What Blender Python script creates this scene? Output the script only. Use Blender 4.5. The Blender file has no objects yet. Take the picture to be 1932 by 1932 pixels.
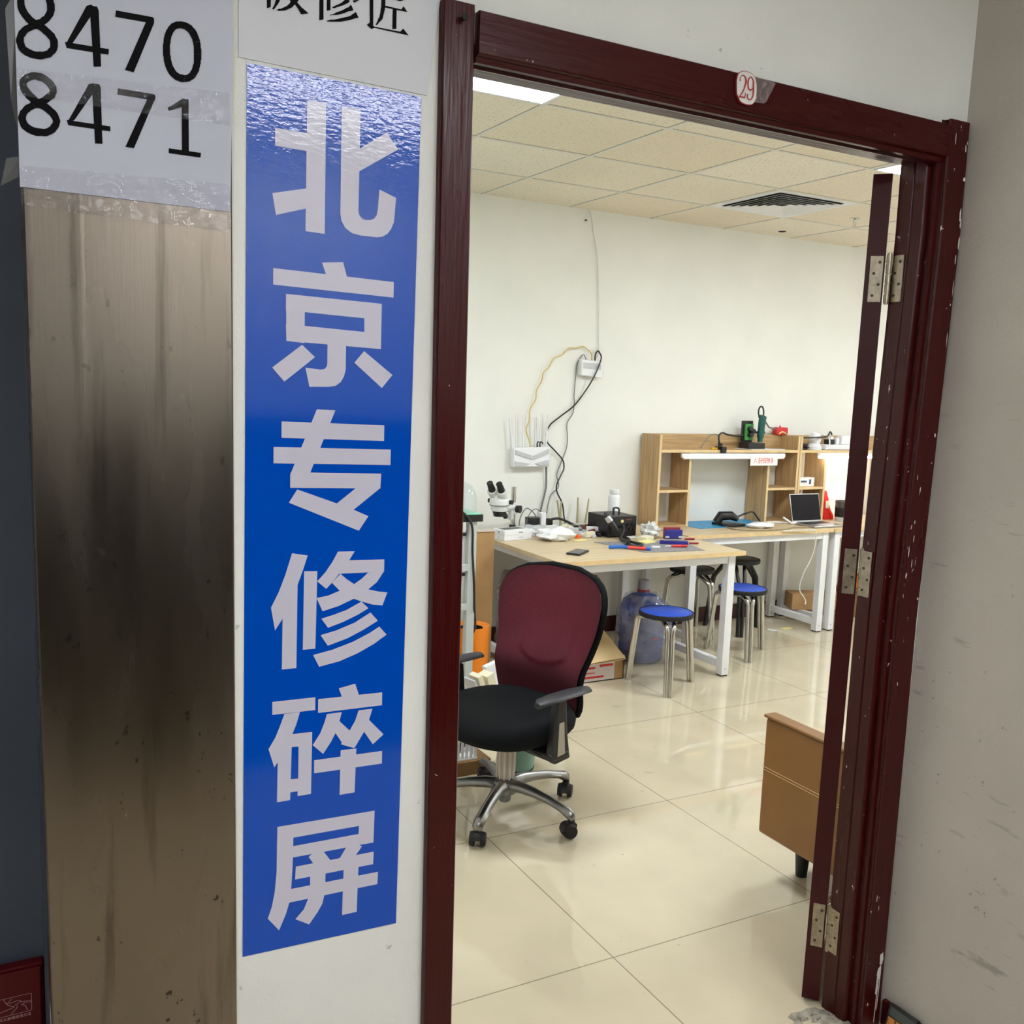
import bpy, math, random
from mathutils import Matrix, Vector
random.seed(7)
SC = bpy.context.scene
COL = SC.collection
PI = math.pi

# ---------------------------------------------------------------- camera, world, exposure
cam_d = bpy.data.cameras.new('camera')
cam_d.sensor_fit = 'HORIZONTAL'
cam_d.sensor_width = 36.0
cam_d.lens = 36.0 * 1815.0934 / 1932.0
cam_d.clip_start = 0.05
cam = bpy.data.objects.new('camera', cam_d)
COL.objects.link(cam)
_r = Vector((0.881143130121081, -0.4714059715912504, 0.03692145972917026))
_d = Vector((-0.028346517230614064, -0.1306041716154057, -0.9910292757116451))
_f = Vector((0.4719992152549812, 0.8721920432477946, -0.12844368608039516))
_u, _b = -_d, -_f
cam.matrix_world = Matrix(((_r.x, _u.x, _b.x, 0.0), (_r.y, _u.y, _b.y, 0.0), (_r.z, _u.z, _b.z, 1.6065), (0, 0, 0, 1)))
SC.camera = cam
world = bpy.data.worlds.new('world')
SC.world = world
world.use_nodes = True
world.node_tree.nodes['Background'].inputs[0].default_value = (0.8, 0.85, 1.0, 1)
world.node_tree.nodes['Background'].inputs[1].default_value = 0.02
vs = SC.view_settings
SC.display_settings.display_device = 'sRGB'
vs.view_transform = 'Standard'
vs.look = 'None'
vs.gamma = 1.0
vs.use_curve_mapping = False
vs.exposure = 0.0
ROOM_LIGHT = 47.0       # radiance of the room's ceiling LED panels
HALL_LIGHT = 38.0        # radiance of the corridor's ceiling LED panels
TUBE_LIGHT = 30.0

# ---------------------------------------------------------------- helpers
def lin(c):
    o = []
    for x in c[:3]:
        x = x / 255.0
        o.append(x / 12.92 if x <= 0.04045 else ((x + 0.055) / 1.055) ** 2.4)
    return (o[0], o[1], o[2], 1.0)

MATS = {}
def pm(name, rgb, rough=0.5, metal=0.0, var=0.0, vscale=6.0, stretch=(1, 1, 1), bump=0.0, bscale=80.0, bstretch=(1, 1, 1),
       rvar=0.0, spec=0.5, alt=None, coat=0.0, emit=0.0, bdist=0.01, trans=0.0, ior=1.5, detail=4.0):
    if name in MATS: return MATS[name]
    m = bpy.data.materials.new(name); m.use_nodes = True
    nt = m.node_tree; N = nt.nodes; L = nt.links
    b = N['Principled BSDF']
    c = lin(rgb)
    b.inputs['Base Color'].default_value = c
    b.inputs['Roughness'].default_value = rough
    b.inputs['Metallic'].default_value = metal
    b.inputs['Specular IOR Level'].default_value = spec
    b.inputs['IOR'].default_value = ior
    if coat: b.inputs['Coat Weight'].default_value = coat; b.inputs['Coat Roughness'].default_value = 0.08
    if trans: b.inputs['Transmission Weight'].default_value = trans
    if emit:
        b.inputs['Emission Color'].default_value = c; b.inputs['Emission Strength'].default_value = emit
    tc = N.new('ShaderNodeTexCoord')
    if var or alt or rvar:
        mp = N.new('ShaderNodeMapping'); mp.inputs['Scale'].default_value = stretch
        L.new(tc.outputs['Object'], mp.inputs['Vector'])
        nz = N.new('ShaderNodeTexNoise'); nz.inputs['Scale'].default_value = vscale; nz.inputs['Detail'].default_value = detail
        L.new(mp.outputs[0], nz.inputs['Vector'])
        if var or alt:
            rp = N.new('ShaderNodeValToRGB')
            c2 = lin(alt) if alt else tuple(max(0, x * (1 - var)) for x in c[:3]) + (1,)
            c1 = c if alt else tuple(min(1, x * (1 + var * 0.6)) for x in c[:3]) + (1,)
            rp.color_ramp.elements[0].position = 0.36; rp.color_ramp.elements[0].color = c2
            rp.color_ramp.elements[1].position = 0.66; rp.color_ramp.elements[1].color = c1
            L.new(nz.outputs['Fac'], rp.inputs[0]); L.new(rp.outputs[0], b.inputs['Base Color'])
        if rvar:
            mr = N.new('ShaderNodeMapRange')
            mr.inputs['From Min'].default_value = 0.3; mr.inputs['From Max'].default_value = 0.7
            mr.inputs['To Min'].default_value = max(0.02, rough - rvar); mr.inputs['To Max'].default_value = rough + rvar
            L.new(nz.outputs['Fac'], mr.inputs['Value']); L.new(mr.outputs[0], b.inputs['Roughness'])
    if bump:
        mp2 = N.new('ShaderNodeMapping'); mp2.inputs['Scale'].default_value = bstretch
        L.new(tc.outputs['Object'], mp2.inputs['Vector'])
        n2 = N.new('ShaderNodeTexNoise'); n2.inputs['Scale'].default_value = bscale; n2.inputs['Detail'].default_value = 3
        L.new(mp2.outputs[0], n2.inputs['Vector'])
        bp = N.new('ShaderNodeBump'); bp.inputs['Strength'].default_value = bump; bp.inputs['Distance'].default_value = bdist
        L.new(n2.outputs['Fac'], bp.inputs['Height']); L.new(bp.outputs[0], b.inputs['Normal'])
    MATS[name] = m
    return m

def add_spots(m, rgb, scale, thr, soft=0.03, stretch=(1, 1, 1), strength=1.0, seed=0.0, zmax=None, zsoft=0.4, rough=None):
    """irregular marks with a shape of their own laid over a material's base colour"""
    nt = m.node_tree; N = nt.nodes; L = nt.links
    b = N['Principled BSDF']
    tc = N.new('ShaderNodeTexCoord'); mp = N.new('ShaderNodeMapping')
    mp.inputs['Scale'].default_value = stretch; mp.inputs['Location'].default_value = (seed, seed * 1.7, seed * 0.6)
    L.new(tc.outputs['Object'], mp.inputs['Vector'])
    nz = N.new('ShaderNodeTexNoise'); nz.inputs['Scale'].default_value = scale; nz.inputs['Detail'].default_value = 5; nz.inputs['Roughness'].default_value = 0.6
    L.new(mp.outputs[0], nz.inputs['Vector'])
    mr = N.new('ShaderNodeMapRange')
    mr.inputs['From Min'].default_value = thr; mr.inputs['From Max'].default_value = thr + soft
    mr.inputs['To Min'].default_value = 0.0; mr.inputs['To Max'].default_value = strength
    L.new(nz.outputs['Fac'], mr.inputs['Value'])
    fac = mr.outputs[0]
    if zmax is not None:
        sx = N.new('ShaderNodeSeparateXYZ'); L.new(tc.outputs['Object'], sx.inputs[0])
        m2 = N.new('ShaderNodeMapRange')
        m2.inputs['From Min'].default_value = zmax - zsoft; m2.inputs['From Max'].default_value = zmax
        m2.inputs['To Min'].default_value = 1.0; m2.inputs['To Max'].default_value = 0.0
        L.new(sx.outputs['Z'], m2.inputs['Value'])
        mu = N.new('ShaderNodeMath'); mu.operation = 'MULTIPLY'
        L.new(fac, mu.inputs[0]); L.new(m2.outputs[0], mu.inputs[1]); fac = mu.outputs[0]
    mx = N.new('ShaderNodeMix'); mx.data_type = 'RGBA'
    L.new(fac, mx.inputs[0])
    bc = b.inputs['Base Color']
    if bc.is_linked: L.new(bc.links[0].from_socket, mx.inputs[6])
    else: mx.inputs[6].default_value = bc.default_value
    mx.inputs[7].default_value = lin(rgb)
    L.new(mx.outputs[2], bc)
    return m

def clear_mat(name, tint, opacity=0.15, rough=0.08, gloss=0.12, bump=0.0, bscale=60.0):
    """thin clear plastic: mostly see-through, a little tinted, with a gloss layer"""
    if name in MATS: return MATS[name]
    m = bpy.data.materials.new(name); m.use_nodes = True
    nt = m.node_tree; N = nt.nodes; L = nt.links
    N.remove(N['Principled BSDF'])
    out = N['Material Output']
    tr = N.new('ShaderNodeBsdfTransparent'); tr.inputs[0].default_value = tuple(0.6 + 0.4 * x for x in lin(tint)[:3]) + (1,)
    df = N.new('ShaderNodeBsdfDiffuse'); df.inputs[0].default_value = lin(tint)
    gl = N.new('ShaderNodeBsdfGlossy'); gl.inputs['Roughness'].default_value = rough
    m1 = N.new('ShaderNodeMixShader'); m1.inputs[0].default_value = opacity
    L.new(tr.outputs[0], m1.inputs[1]); L.new(df.outputs[0], m1.inputs[2])
    m2 = N.new('ShaderNodeMixShader'); m2.inputs[0].default_value = gloss
    L.new(m1.outputs[0], m2.inputs[1]); L.new(gl.outputs[0], m2.inputs[2])
    L.new(m2.outputs[0], out.inputs['Surface'])
    if bump:
        tc = N.new('ShaderNodeTexCoord')
        nz = N.new('ShaderNodeTexNoise'); nz.inputs['Scale'].default_value = bscale; nz.inputs['Detail'].default_value = 4
        L.new(tc.outputs['Object'], nz.inputs['Vector'])
        bp = N.new('ShaderNodeBump'); bp.inputs['Strength'].default_value = bump; bp.inputs['Distance'].default_value = 0.01
        L.new(nz.outputs['Fac'], bp.inputs['Height']); L.new(bp.outputs[0], gl.inputs['Normal'])
    MATS[name] = m
    return m

def crom(pts, sub=6, closed=False):
    pts = [Vector(p) for p in pts]; n = len(pts); out = []
    def g(i): return pts[i % n] if closed else pts[max(0, min(n - 1, i))]
    for i in range(n if closed else n - 1):
        a, b, c, d = g(i - 1), g(i), g(i + 1), g(i + 2)
        for k in range(sub):
            t = k / sub
            out.append(0.5 * ((2 * b) + (c - a) * t + (2 * a - 5 * b + 4 * c - d) * t * t + (-a + 3 * b - 3 * c + d) * t ** 3))
    if not closed: out.append(pts[-1])
    return out

class MB:
    def __init__(s): s.v = []; s.f = []
    def add(s, vs, fs, M=None):
        o = len(s.v)
        for p in vs:
            p = Vector(p)
            s.v.append(M @ p if M is not None else p)
        for f in fs: s.f.append(tuple(o + i for i in f))
        return s
    def box(s, x0, x1, y0, y1, z0, z1, M=None):
        v = [(x0, y0, z0), (x1, y0, z0), (x1, y1, z0), (x0, y1, z0), (x0, y0, z1), (x1, y0, z1), (x1, y1, z1), (x0, y1, z1)]
        return s.add(v, [(0, 3, 2, 1), (4, 5, 6, 7), (0, 1, 5, 4), (1, 2, 6, 5), (2, 3, 7, 6), (3, 0, 4, 7)], M)
    def prism(s, poly, lo, hi, axis='Z', M=None):
        n = len(poly)
        def P(p, h):
            if axis == 'Z': return (p[0], p[1], h)
            if axis == 'Y': return (p[0], h, p[1])
            return (h, p[0], p[1])
        v = [P(p, lo) for p in poly] + [P(p, hi) for p in poly]
        f = [tuple(range(n - 1, -1, -1)), tuple(range(n, 2 * n))] + [(i, (i + 1) % n, n + (i + 1) % n, n + i) for i in range(n)]
        return s.add(v, f, M)
    def loft(s, rings, cap=True, closed=True, M=None):
        n = len(rings[0]); v = [p for r in rings for p in r]; f = []
        for i in range(len(rings) - 1):
            for j in range(n if closed else n - 1):
                k = (j + 1) % n
                f.append((i * n + j, i * n + k, (i + 1) * n + k, (i + 1) * n + j))
        if cap and closed:
            f.append(tuple(range(n - 1, -1, -1))); f.append(tuple(range((len(rings) - 1) * n, len(rings) * n)))
        return s.add(v, f, M)
    def tube(s, pts, r, n=10, closed=False, M=None, flat=1.0):
        pts = [Vector(p) for p in pts]; m = len(pts); rings = []
        nrm = None
        for i in range(m):
            a = pts[(i - 1) % m] if closed else pts[max(0, i - 1)]
            b = pts[(i + 1) % m] if closed else pts[min(m - 1, i + 1)]
            t = (b - a)
            if t.length < 1e-9: t = Vector((0, 0, 1))
            t.normalize()
            if nrm is None:
                up = Vector((0, 0, 1)) if abs(t.z) < 0.9 else Vector((1, 0, 0))
                nrm = (up - t * up.dot(t)).normalized()
            else:
                nrm = nrm - t * nrm.dot(t)
                if nrm.length < 1e-6: nrm = t.orthogonal()
                nrm.normalize()
            bi = t.cross(nrm)
            rr = r[i] if isinstance(r, (list, tuple)) else r
            rings.append([pts[i] + (nrm * math.cos(2 * PI * k / n) * rr + bi * math.sin(2 * PI * k / n) * rr * flat) for k in range(n)])
        if closed: rings.append(rings[0]); return s.loft(rings, cap=False, M=M)
        return s.loft(rings, M=M)
    def cyl(s, p0, p1, r0, r1=None, n=24, M=None):
        r1 = r0 if r1 is None else r1
        return s.tube([p0, p1], [r0, r1], n, M=M)
    def lathe(s, prof, n=32, c=(0, 0, 0), M=None, cap=True):
        rings = [[(c[0] + r * math.cos(2 * PI * k / n), c[1] + r * math.sin(2 * PI * k / n), c[2] + z) for k in range(n)] for r, z in prof]
        return s.loft(rings, M=M, cap=cap)
    def ell(s, c, rx, ry, rz, nu=20, nv=12, M=None):
        pr = []
        for i in range(nv + 1):
            a = -PI / 2 + PI * i / nv
            pr.append([(c[0] + rx * max(1e-4, math.cos(a)) * math.cos(2 * PI * k / nu), c[1] + ry * max(1e-4, math.cos(a)) * math.sin(2 * PI * k / nu), c[2] + rz * math.sin(a)) for k in range(nu)])
        return s.loft(pr, M=M)
    def polys(s, polys, y, back=None):
        """flat outlines given in tenths of a millimetre as (x, z) on a plane y"""
        for i, p in enumerate(polys):
            v = [(a / 10000.0, y - 0.00004 * (i % 14), b / 10000.0) for a, b in p]
            s.add(v, [tuple(range(len(v)))])
        return s
    def build(s, name, mat, parent=None, bevel=0.0, seg=2, smooth=True, angle=38, flipfix=True):
        me = bpy.data.meshes.new(name)
        inv = None
        if parent is not None and parent.get('_world') is not None:
            inv = WORLD[parent.name]
        vv = [(inv @ p if inv is not None else p) for p in s.v]
        me.from_pydata([tuple(p) for p in vv], [], s.f)
        me.validate(); me.update()
        if flipfix:
            import bmesh
            bm = bmesh.new(); bm.from_mesh(me); bmesh.ops.recalc_face_normals(bm, faces=bm.faces); bm.to_mesh(me); bm.free()
        if smooth:
            for p in me.polygons: p.use_smooth = True
            me.set_sharp_from_angle(angle=math.radians(angle))
        if mat is not None: me.materials.append(mat)
        o = bpy.data.objects.new(name, me); COL.objects.link(o)
        if parent is not None:
            o.parent = parent
            if inv is not None: o['_world'] = 1; WORLD[o.name] = inv
        if bevel:
            md = o.modifiers.new('bevel', 'BEVEL'); md.width = bevel; md.segments = seg; md.limit_method = 'ANGLE'; md.angle_limit = math.radians(40)
        return o

WORLD = {}
def thing(name, label, cat, loc=(0, 0, 0), rotz=0.0, group=None, world=False):
    """an Empty at the thing's base; world=True lets its parts be written in room coordinates"""
    o = bpy.data.objects.new(name, None); COL.objects.link(o)
    o.empty_display_size = 0.05
    o.location = loc; o.rotation_euler = (0, 0, rotz)
    o['label'] = label; o['category'] = cat
    if group: o['group'] = group
    M = Matrix.Translation(Vector(loc)) @ Matrix.Rotation(rotz, 4, 'Z')
    if world: o['_world'] = 1; WORLD[o.name] = M.inverted()
    return o
def tag(o, label, cat, group=None):
    o['label'] = label; o['category'] = cat
    if group: o['group'] = group
    return o
def struct(o):
    o['kind'] = 'structure'; return o
def dup(root, loc, rotz, label, group=None):
    r = root.copy(); COL.objects.link(r); r.location = loc; r.rotation_euler = (0, 0, rotz); r['label'] = label
    if group: r['group'] = group
    for ch in list(root.children):
        c = ch.copy(); COL.objects.link(c); c.parent = r
        for gch in list(ch.children):
            d = gch.copy(); COL.objects.link(d); d.parent = c
    return r
def RZ(a, loc=(0, 0, 0)): return Matrix.Translation(Vector(loc)) @ Matrix.Rotation(a, 4, 'Z')

# ---------------------------------------------------------------- materials
def crinkle(m):
    """vinyl that lies smooth low down and is pasted with fine level wrinkles towards its top"""
    nt = m.node_tree; N = nt.nodes; L = nt.links; b = N['Principled BSDF']
    tc = N.new('ShaderNodeTexCoord'); mp = N.new('ShaderNodeMapping'); mp.inputs['Scale'].default_value = (62, 1, 150)
    L.new(tc.outputs['Object'], mp.inputs['Vector'])
    nz = N.new('ShaderNodeTexNoise'); nz.inputs['Scale'].default_value = 1.0; nz.inputs['Detail'].default_value = 3.0
    L.new(mp.outputs[0], nz.inputs['Vector'])
    sx = N.new('ShaderNodeSeparateXYZ'); L.new(tc.outputs['Object'], sx.inputs[0])
    mr = N.new('ShaderNodeMapRange'); mr.inputs['From Min'].default_value = 1.05; mr.inputs['From Max'].default_value = 1.45
    mr.inputs['To Min'].default_value = 0.03; mr.inputs['To Max'].default_value = CRINKLE; L.new(sx.outputs['Z'], mr.inputs['Value'])
    bp = N.new('ShaderNodeBump'); bp.inputs['Distance'].default_value = 0.0006
    L.new(mr.outputs[0], bp.inputs['Strength']); L.new(nz.outputs['Fac'], bp.inputs['Height']); L.new(bp.outputs[0], b.inputs['Normal'])
    return m
CRINKLE = 0.75
M_wall = pm('room_wall_paint', (237, 236, 229), 0.75, var=0.03, vscale=2.5, bump=0.08, bscale=220)
M_hall = pm('corridor_wall_paint', (226, 226, 220), 0.7, var=0.04, vscale=3, bump=0.1, bscale=160)
add_spots(M_hall, (120, 112, 100), 26, 0.70, 0.03, strength=0.45, seed=2.2)
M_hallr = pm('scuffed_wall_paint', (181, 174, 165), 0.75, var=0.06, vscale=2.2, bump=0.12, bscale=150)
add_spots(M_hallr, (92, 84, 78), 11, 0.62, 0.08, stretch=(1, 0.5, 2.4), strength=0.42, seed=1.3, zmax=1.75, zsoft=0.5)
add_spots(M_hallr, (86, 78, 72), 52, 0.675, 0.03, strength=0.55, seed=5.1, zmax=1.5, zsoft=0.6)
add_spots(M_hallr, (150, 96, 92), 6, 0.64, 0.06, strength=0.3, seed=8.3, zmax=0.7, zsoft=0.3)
M_recess = pm('dark_slate_paint', (66, 73, 86), 0.6, var=0.1, vscale=4)
M_maroon = pm('maroon_gloss_paint', (60, 10, 9), 0.24, spec=0.22, var=0.08, vscale=7, stretch=(1.5, 1.5, 0.25), bump=0.12, bscale=90, bstretch=(1, 1, 0.08), rvar=0.09)
add_spots(M_maroon, (206, 190, 184), 70, 0.715, 0.012, strength=0.85, seed=3.1)
M_maroon_head = add_spots(pm('maroon_head_paint', (60, 10, 9), 0.28, spec=0.22, var=0.08, vscale=7, stretch=(0.25, 1.5, 1.5), bump=0.08, bscale=90, bstretch=(0.08, 1, 1), rvar=0.05), (206, 190, 184), 70, 0.715, 0.012, strength=0.85, seed=5.1)
M_maroon_worn = pm('worn_maroon_paint', (58, 10, 9), 0.3, spec=0.24, var=0.08, vscale=9, stretch=(1.5, 1.5, 0.3), bump=0.15, bscale=90, bstretch=(1, 1, 0.1), rvar=0.08)
add_spots(M_maroon_worn, (206, 196, 188), 60, 0.69, 0.012, stretch=(1, 1, 0.55), strength=0.95, seed=6.4)
M_maroon_base = pm('dark_red_skirting', (66, 16, 20), 0.35, var=0.15, vscale=10)
M_leafside = pm('red_brown_leaf', (54, 7, 11), 0.32, spec=0.25, var=0.1, vscale=6, stretch=(1, 1, 0.2))
M_steel = pm('brushed_stainless', (133, 123, 112), 0.27, 1.0, var=0.12, vscale=3.0, stretch=(2.2, 1, 0.35), bump=0.02, bscale=30, rvar=0.07, bstretch=(8, 1, 0.4))
add_spots(M_steel, (30, 24, 18), 44, 0.665, 0.03, stretch=(1, 1, 0.6), strength=0.75, seed=1.9, zmax=2.2, zsoft=1.5)
add_spots(M_steel, (52, 46, 38), 5, 0.56, 0.16, stretch=(5, 1, 0.35), strength=0.45, seed=9.2)
add_spots(M_steel, (200, 195, 185), 15, 0.70, 0.04, strength=0.4, seed=4.4)
M_blue = crinkle(pm('glossy_blue_vinyl', (0, 72, 178), 0.085, spec=0.42))
M_sign = crinkle(pm('glossy_pale_vinyl', (196, 193, 208), 0.14, spec=0.35))
M_paper = pm('office_paper', (186, 189, 202), 0.6, var=0.03, vscale=4)
M_poster = pm('poster_board', (206, 207, 212), 0.55, var=0.02, vscale=5)
M_ink = pm('black_print', (16, 15, 18), 0.8, spec=0.1)
M_tape = clear_mat('clear_tape', (232, 230, 235), 0.02, 0.06, 0.035, bump=0.9, bscale=38)
M_floor = None
M_oak = pm('light_oak_laminate', (206, 185, 148), 0.42, var=0.13, vscale=9, stretch=(0.35, 5, 5), bump=0.03, bscale=60)
M_oakv = pm('oak_board', (190, 156, 110), 0.5, var=0.2, vscale=10, stretch=(6, 6, 0.35), bump=0.03, bscale=60)
M_oakh = pm('oak_board_level', (192, 158, 112), 0.5, var=0.2, vscale=10, stretch=(0.35, 6, 6))
M_edge = pm('pale_oak_edging', (222, 192, 142), 0.5, var=0.08, vscale=14)
M_white = pm('white_powder_coat', (232, 232, 234), 0.4, var=0.03, vscale=8)
M_whitep = pm('white_plastic', (236, 236, 238), 0.35)
M_greyp = pm('pale_grey_plastic', (196, 196, 200), 0.45)
M_black = pm('black_plastic', (26, 26, 28), 0.38, var=0.1, vscale=30)
M_blackm = pm('black_painted_metal', (24, 23, 24), 0.42, var=0.25, vscale=40)
M_rubber = pm('black_rubber', (20, 20, 21), 0.65)
M_chrome = pm('chrome_tube', (205, 203, 198), 0.16, 1.0, rvar=0.05, vscale=20)
M_alu = pm('polished_alloy', (142, 140, 138), 0.33, 1.0)
M_hinge = pm('dull_nickel', (158, 147, 130), 0.36, 1.0, var=0.22, vscale=60, rvar=0.08)
M_fabric = pm('black_seat_fabric', (14, 16, 18), 0.85, spec=0.15, var=0.15, vscale=260, bump=0.5, bscale=420, bdist=0.003)
M_leather = pm('tan_leather', (138, 95, 47), 0.42, var=0.08, vscale=7, bump=0.12, bscale=190, bdist=0.004)
M_card = pm('brown_cardboard', (176, 138, 92), 0.8, var=0.08, vscale=8)
M_cardl = pm('pale_cardboard', (214, 184, 134), 0.8, var=0.05, vscale=8)
M_cardd = pm('dark_cardboard', (130, 96, 58), 0.85, var=0.1, vscale=8)
M_orange = pm('orange_plastic', (240, 134, 18), 0.45, var=0.03, vscale=10)
M_teal = pm('pale_teal_plastic', (120, 158, 142), 0.45)
M_bluetop = pm('blue_laminate', (44, 84, 196), 0.3, var=0.04, vscale=20)
M_navy = pm('navy_plastic', (38, 38, 132), 0.4)
M_redp = pm('red_plastic', (206, 40, 44), 0.4)
M_pblue = pm('bright_blue_grip', (30, 104, 200), 0.4)
M_mat = pm('blue_silicone', (58, 148, 196), 0.5, var=0.1, vscale=12)
M_greymat = pm('grey_work_mat', (140, 138, 140), 0.6, var=0.35, vscale=60)
M_green = pm('green_plastic', (44, 120, 76), 0.4)
M_dgreen = pm('dark_green_plastic', (20, 84, 78), 0.4)
M_mint = pm('mint_bench_mat', (122, 206, 168), 0.6)
M_film = clear_mat('plastic_film', (235, 238, 242), 0.15, 0.12, 0.10, bump=0.9, bscale=34)
M_dome = clear_mat('clear_dome', (236, 240, 242), 0.12, 0.05, 0.10)
M_jug = clear_mat('blue_jug_plastic', (64, 100, 200), 0.45, 0.12, 0.10, bump=0.3, bscale=20)
M_water = clear_mat('jug_base_tint', (50, 84, 190), 0.6, 0.1, 0.06)
M_yellow = pm('yellow_paper', (238, 226, 150), 0.7)
M_cream = pm('cream_paper', (232, 224, 196), 0.7)
M_ycable = pm('yellow_cable_sheath', (214, 184, 96), 0.5)
M_gcable = pm('grey_cable_sheath', (112, 112, 112), 0.5)
M_wcable = pm('white_cable_sheath', (214, 210, 202), 0.5)
M_bagw = pm('white_bag_film', (240, 241, 242), 0.4, bump=0.4, bscale=40)
M_redbag = pm('red_bag_film', (226, 30, 26), 0.35, bump=0.5, bscale=36)
M_screen = pm('dark_glass_screen', (22, 17, 22), 0.12, spec=0.15)
M_silver = pm('silver_aluminium', (196, 197, 200), 0.3, 0.9)
M_scope = pm('ivory_enamel', (222, 224, 222), 0.35)
M_rod = pm('brass_grey_rod', (170, 160, 120), 0.4, 0.4)
M_dark = pm('dark_void', (14, 13, 13), 0.9)
M_redbox = pm('red_enamel', (84, 8, 15), 0.35, spec=0.25, var=0.1, vscale=6)
M_pink = pm('pale_pink_print', (206, 160, 164), 0.6)
M_redink = pm('red_marker', (222, 84, 76), 0.6)
M_panel = pm('led_diffuser', (239, 248, 255), 0.5, emit=ROOM_LIGHT)
M_hpanel = pm('corridor_led_diffuser', (245, 249, 255), 0.5, emit=HALL_LIGHT)
M_tubeon = pm('lit_tube', (255, 250, 235), 0.5, emit=TUBE_LIGHT)

def floor_mat():
    m = pm('polished_floor_tile', (203, 190, 163), 0.035, var=0.07, vscale=3.2, rvar=0.012, spec=0.6)
    nt = m.node_tree; N = nt.nodes; L = nt.links; b = N['Principled BSDF']
    tc = N.new('ShaderNodeTexCoord'); sx = N.new('ShaderNodeSeparateXYZ'); L.new(tc.outputs['Object'], sx.inputs[0])
    outs = []
    for ax, off in (('X', 1.519), ('Y', 2.0986)):
        a = N.new('ShaderNodeMath'); a.operation = 'SUBTRACT'; a.inputs[1].default_value = off; L.new(sx.outputs[ax], a.inputs[0])
        p = N.new('ShaderNodeMath'); p.operation = 'PINGPONG'; p.inputs[1].default_value = 0.4; L.new(a.outputs[0], p.inputs[0])
        outs.append(p.outputs[0])
    mn = N.new('ShaderNodeMath'); mn.operation = 'MINIMUM'; L.new(outs[0], mn.inputs[0]); L.new(outs[1], mn.inputs[1])
    mr = N.new('ShaderNodeMapRange'); mr.inputs['From Min'].default_value = 0.0011; mr.inputs['From Max'].default_value = 0.0026
    mr.inputs['To Min'].default_value = 0.85; mr.inputs['To Max'].default_value = 0.0; L.new(mn.outputs[0], mr.inputs['Value'])
    mx = N.new('ShaderNodeMix'); mx.data_type = 'RGBA'; L.new(mr.outputs[0], mx.inputs[0])
    L.new(b.inputs['Base Color'].links[0].from_socket, mx.inputs[6]); mx.inputs[7].default_value = lin((122, 108, 92))
    L.new(mx.outputs[2], b.inputs['Base Color'])
    add_spots(m, (150, 136, 112), 9, 0.69, 0.05, strength=0.35, seed=2.7)
    add_spots(m, (130, 116, 96), 34, 0.71, 0.02, strength=0.5, seed=7.7)
    return m
M_floor = floor_mat()

def ceiling_mat():
    m = pm('mineral_fibre_tile', (240, 231, 217), 0.85, var=0.05, vscale=1.1, bump=0.25, bscale=120)
    add_spots(m, (150, 136, 108), 70, 0.585, 0.05, strength=0.5, seed=1.1)
    nt = m.node_tree; N = nt.nodes; L = nt.links; b = N['Principled BSDF']
    tc = N.new('ShaderNodeTexCoord'); sx = N.new('ShaderNodeSeparateXYZ'); L.new(tc.outputs['Object'], sx.inputs[0])
    outs = []
    for ax, off in (('X', 1.9598), ('Y', 3.4795)):
        a = N.new('ShaderNodeMath'); a.operation = 'SUBTRACT'; a.inputs[1].default_value = off; L.new(sx.outputs[ax], a.inputs[0])
        p = N.new('ShaderNodeMath'); p.operation = 'PINGPONG'; p.inputs[1].default_value = 0.305; L.new(a.outputs[0], p.inputs[0])
        outs.append(p.outputs[0])
    # each tile has aged to a slightly different yellow
    cmb = N.new('ShaderNodeCombineXYZ')
    for k, (ax, off) in enumerate((('X', 1.9598), ('Y', 3.4795))):
        a = N.new('ShaderNodeMath'); a.operation = 'SUBTRACT'; a.inputs[1].default_value = off; L.new(sx.outputs[ax], a.inputs[0])
        q = N.new('ShaderNodeMath'); q.operation = 'DIVIDE'; q.inputs[1].default_value = 0.61; L.new(a.outputs[0], q.inputs[0])
        fl = N.new('ShaderNodeMath'); fl.operation = 'FLOOR'; L.new(q.outputs[0], fl.inputs[0]); L.new(fl.outputs[0], cmb.inputs[k])
    wn = N.new('ShaderNodeTexWhiteNoise'); wn.noise_dimensions = '2D'; L.new(cmb.outputs[0], wn.inputs['Vector'])
    wm = N.new('ShaderNodeMath'); wm.operation = 'MULTIPLY'; wm.inputs[1].default_value = 0.32; L.new(wn.outputs['Value'], wm.inputs[0])
    mt = N.new('ShaderNodeMix'); mt.data_type = 'RGBA'; L.new(wm.outputs[0], mt.inputs[0])
    L.new(b.inputs['Base Color'].links[0].from_socket, mt.inputs[6]); mt.inputs[7].default_value = lin((216, 196, 150))
    L.new(mt.outputs[2], b.inputs['Base Color'])
    mn = N.new('ShaderNodeMath'); mn.operation = 'MINIMUM'; L.new(outs[0], mn.inputs[0]); L.new(outs[1], mn.inputs[1])
    mr = N.new('ShaderNodeMapRange'); mr.inputs['From Min'].default_value = 0.0115; mr.inputs['From Max'].default_value = 0.0145
    mr.inputs['To Min'].default_value = 0.8; mr.inputs['To Max'].default_value = 0.0; L.new(mn.outputs[0], mr.inputs['Value'])
    mx = N.new('ShaderNodeMix'); mx.data_type = 'RGBA'; L.new(mr.outputs[0], mx.inputs[0])
    L.new(b.inputs['Base Color'].links[0].from_socket, mx.inputs[6]); mx.inputs[7].default_value = lin((90, 82, 70))
    L.new(mx.outputs[2], b.inputs['Base Color'])
    return m
M_ceil = ceiling_mat()
M_ceilh = pm('corridor_ceiling_tile', (222, 220, 212), 0.85, var=0.03, vscale=4)
M_grid = pm('ceiling_grid_bar', (222, 217, 206), 0.5)

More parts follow.
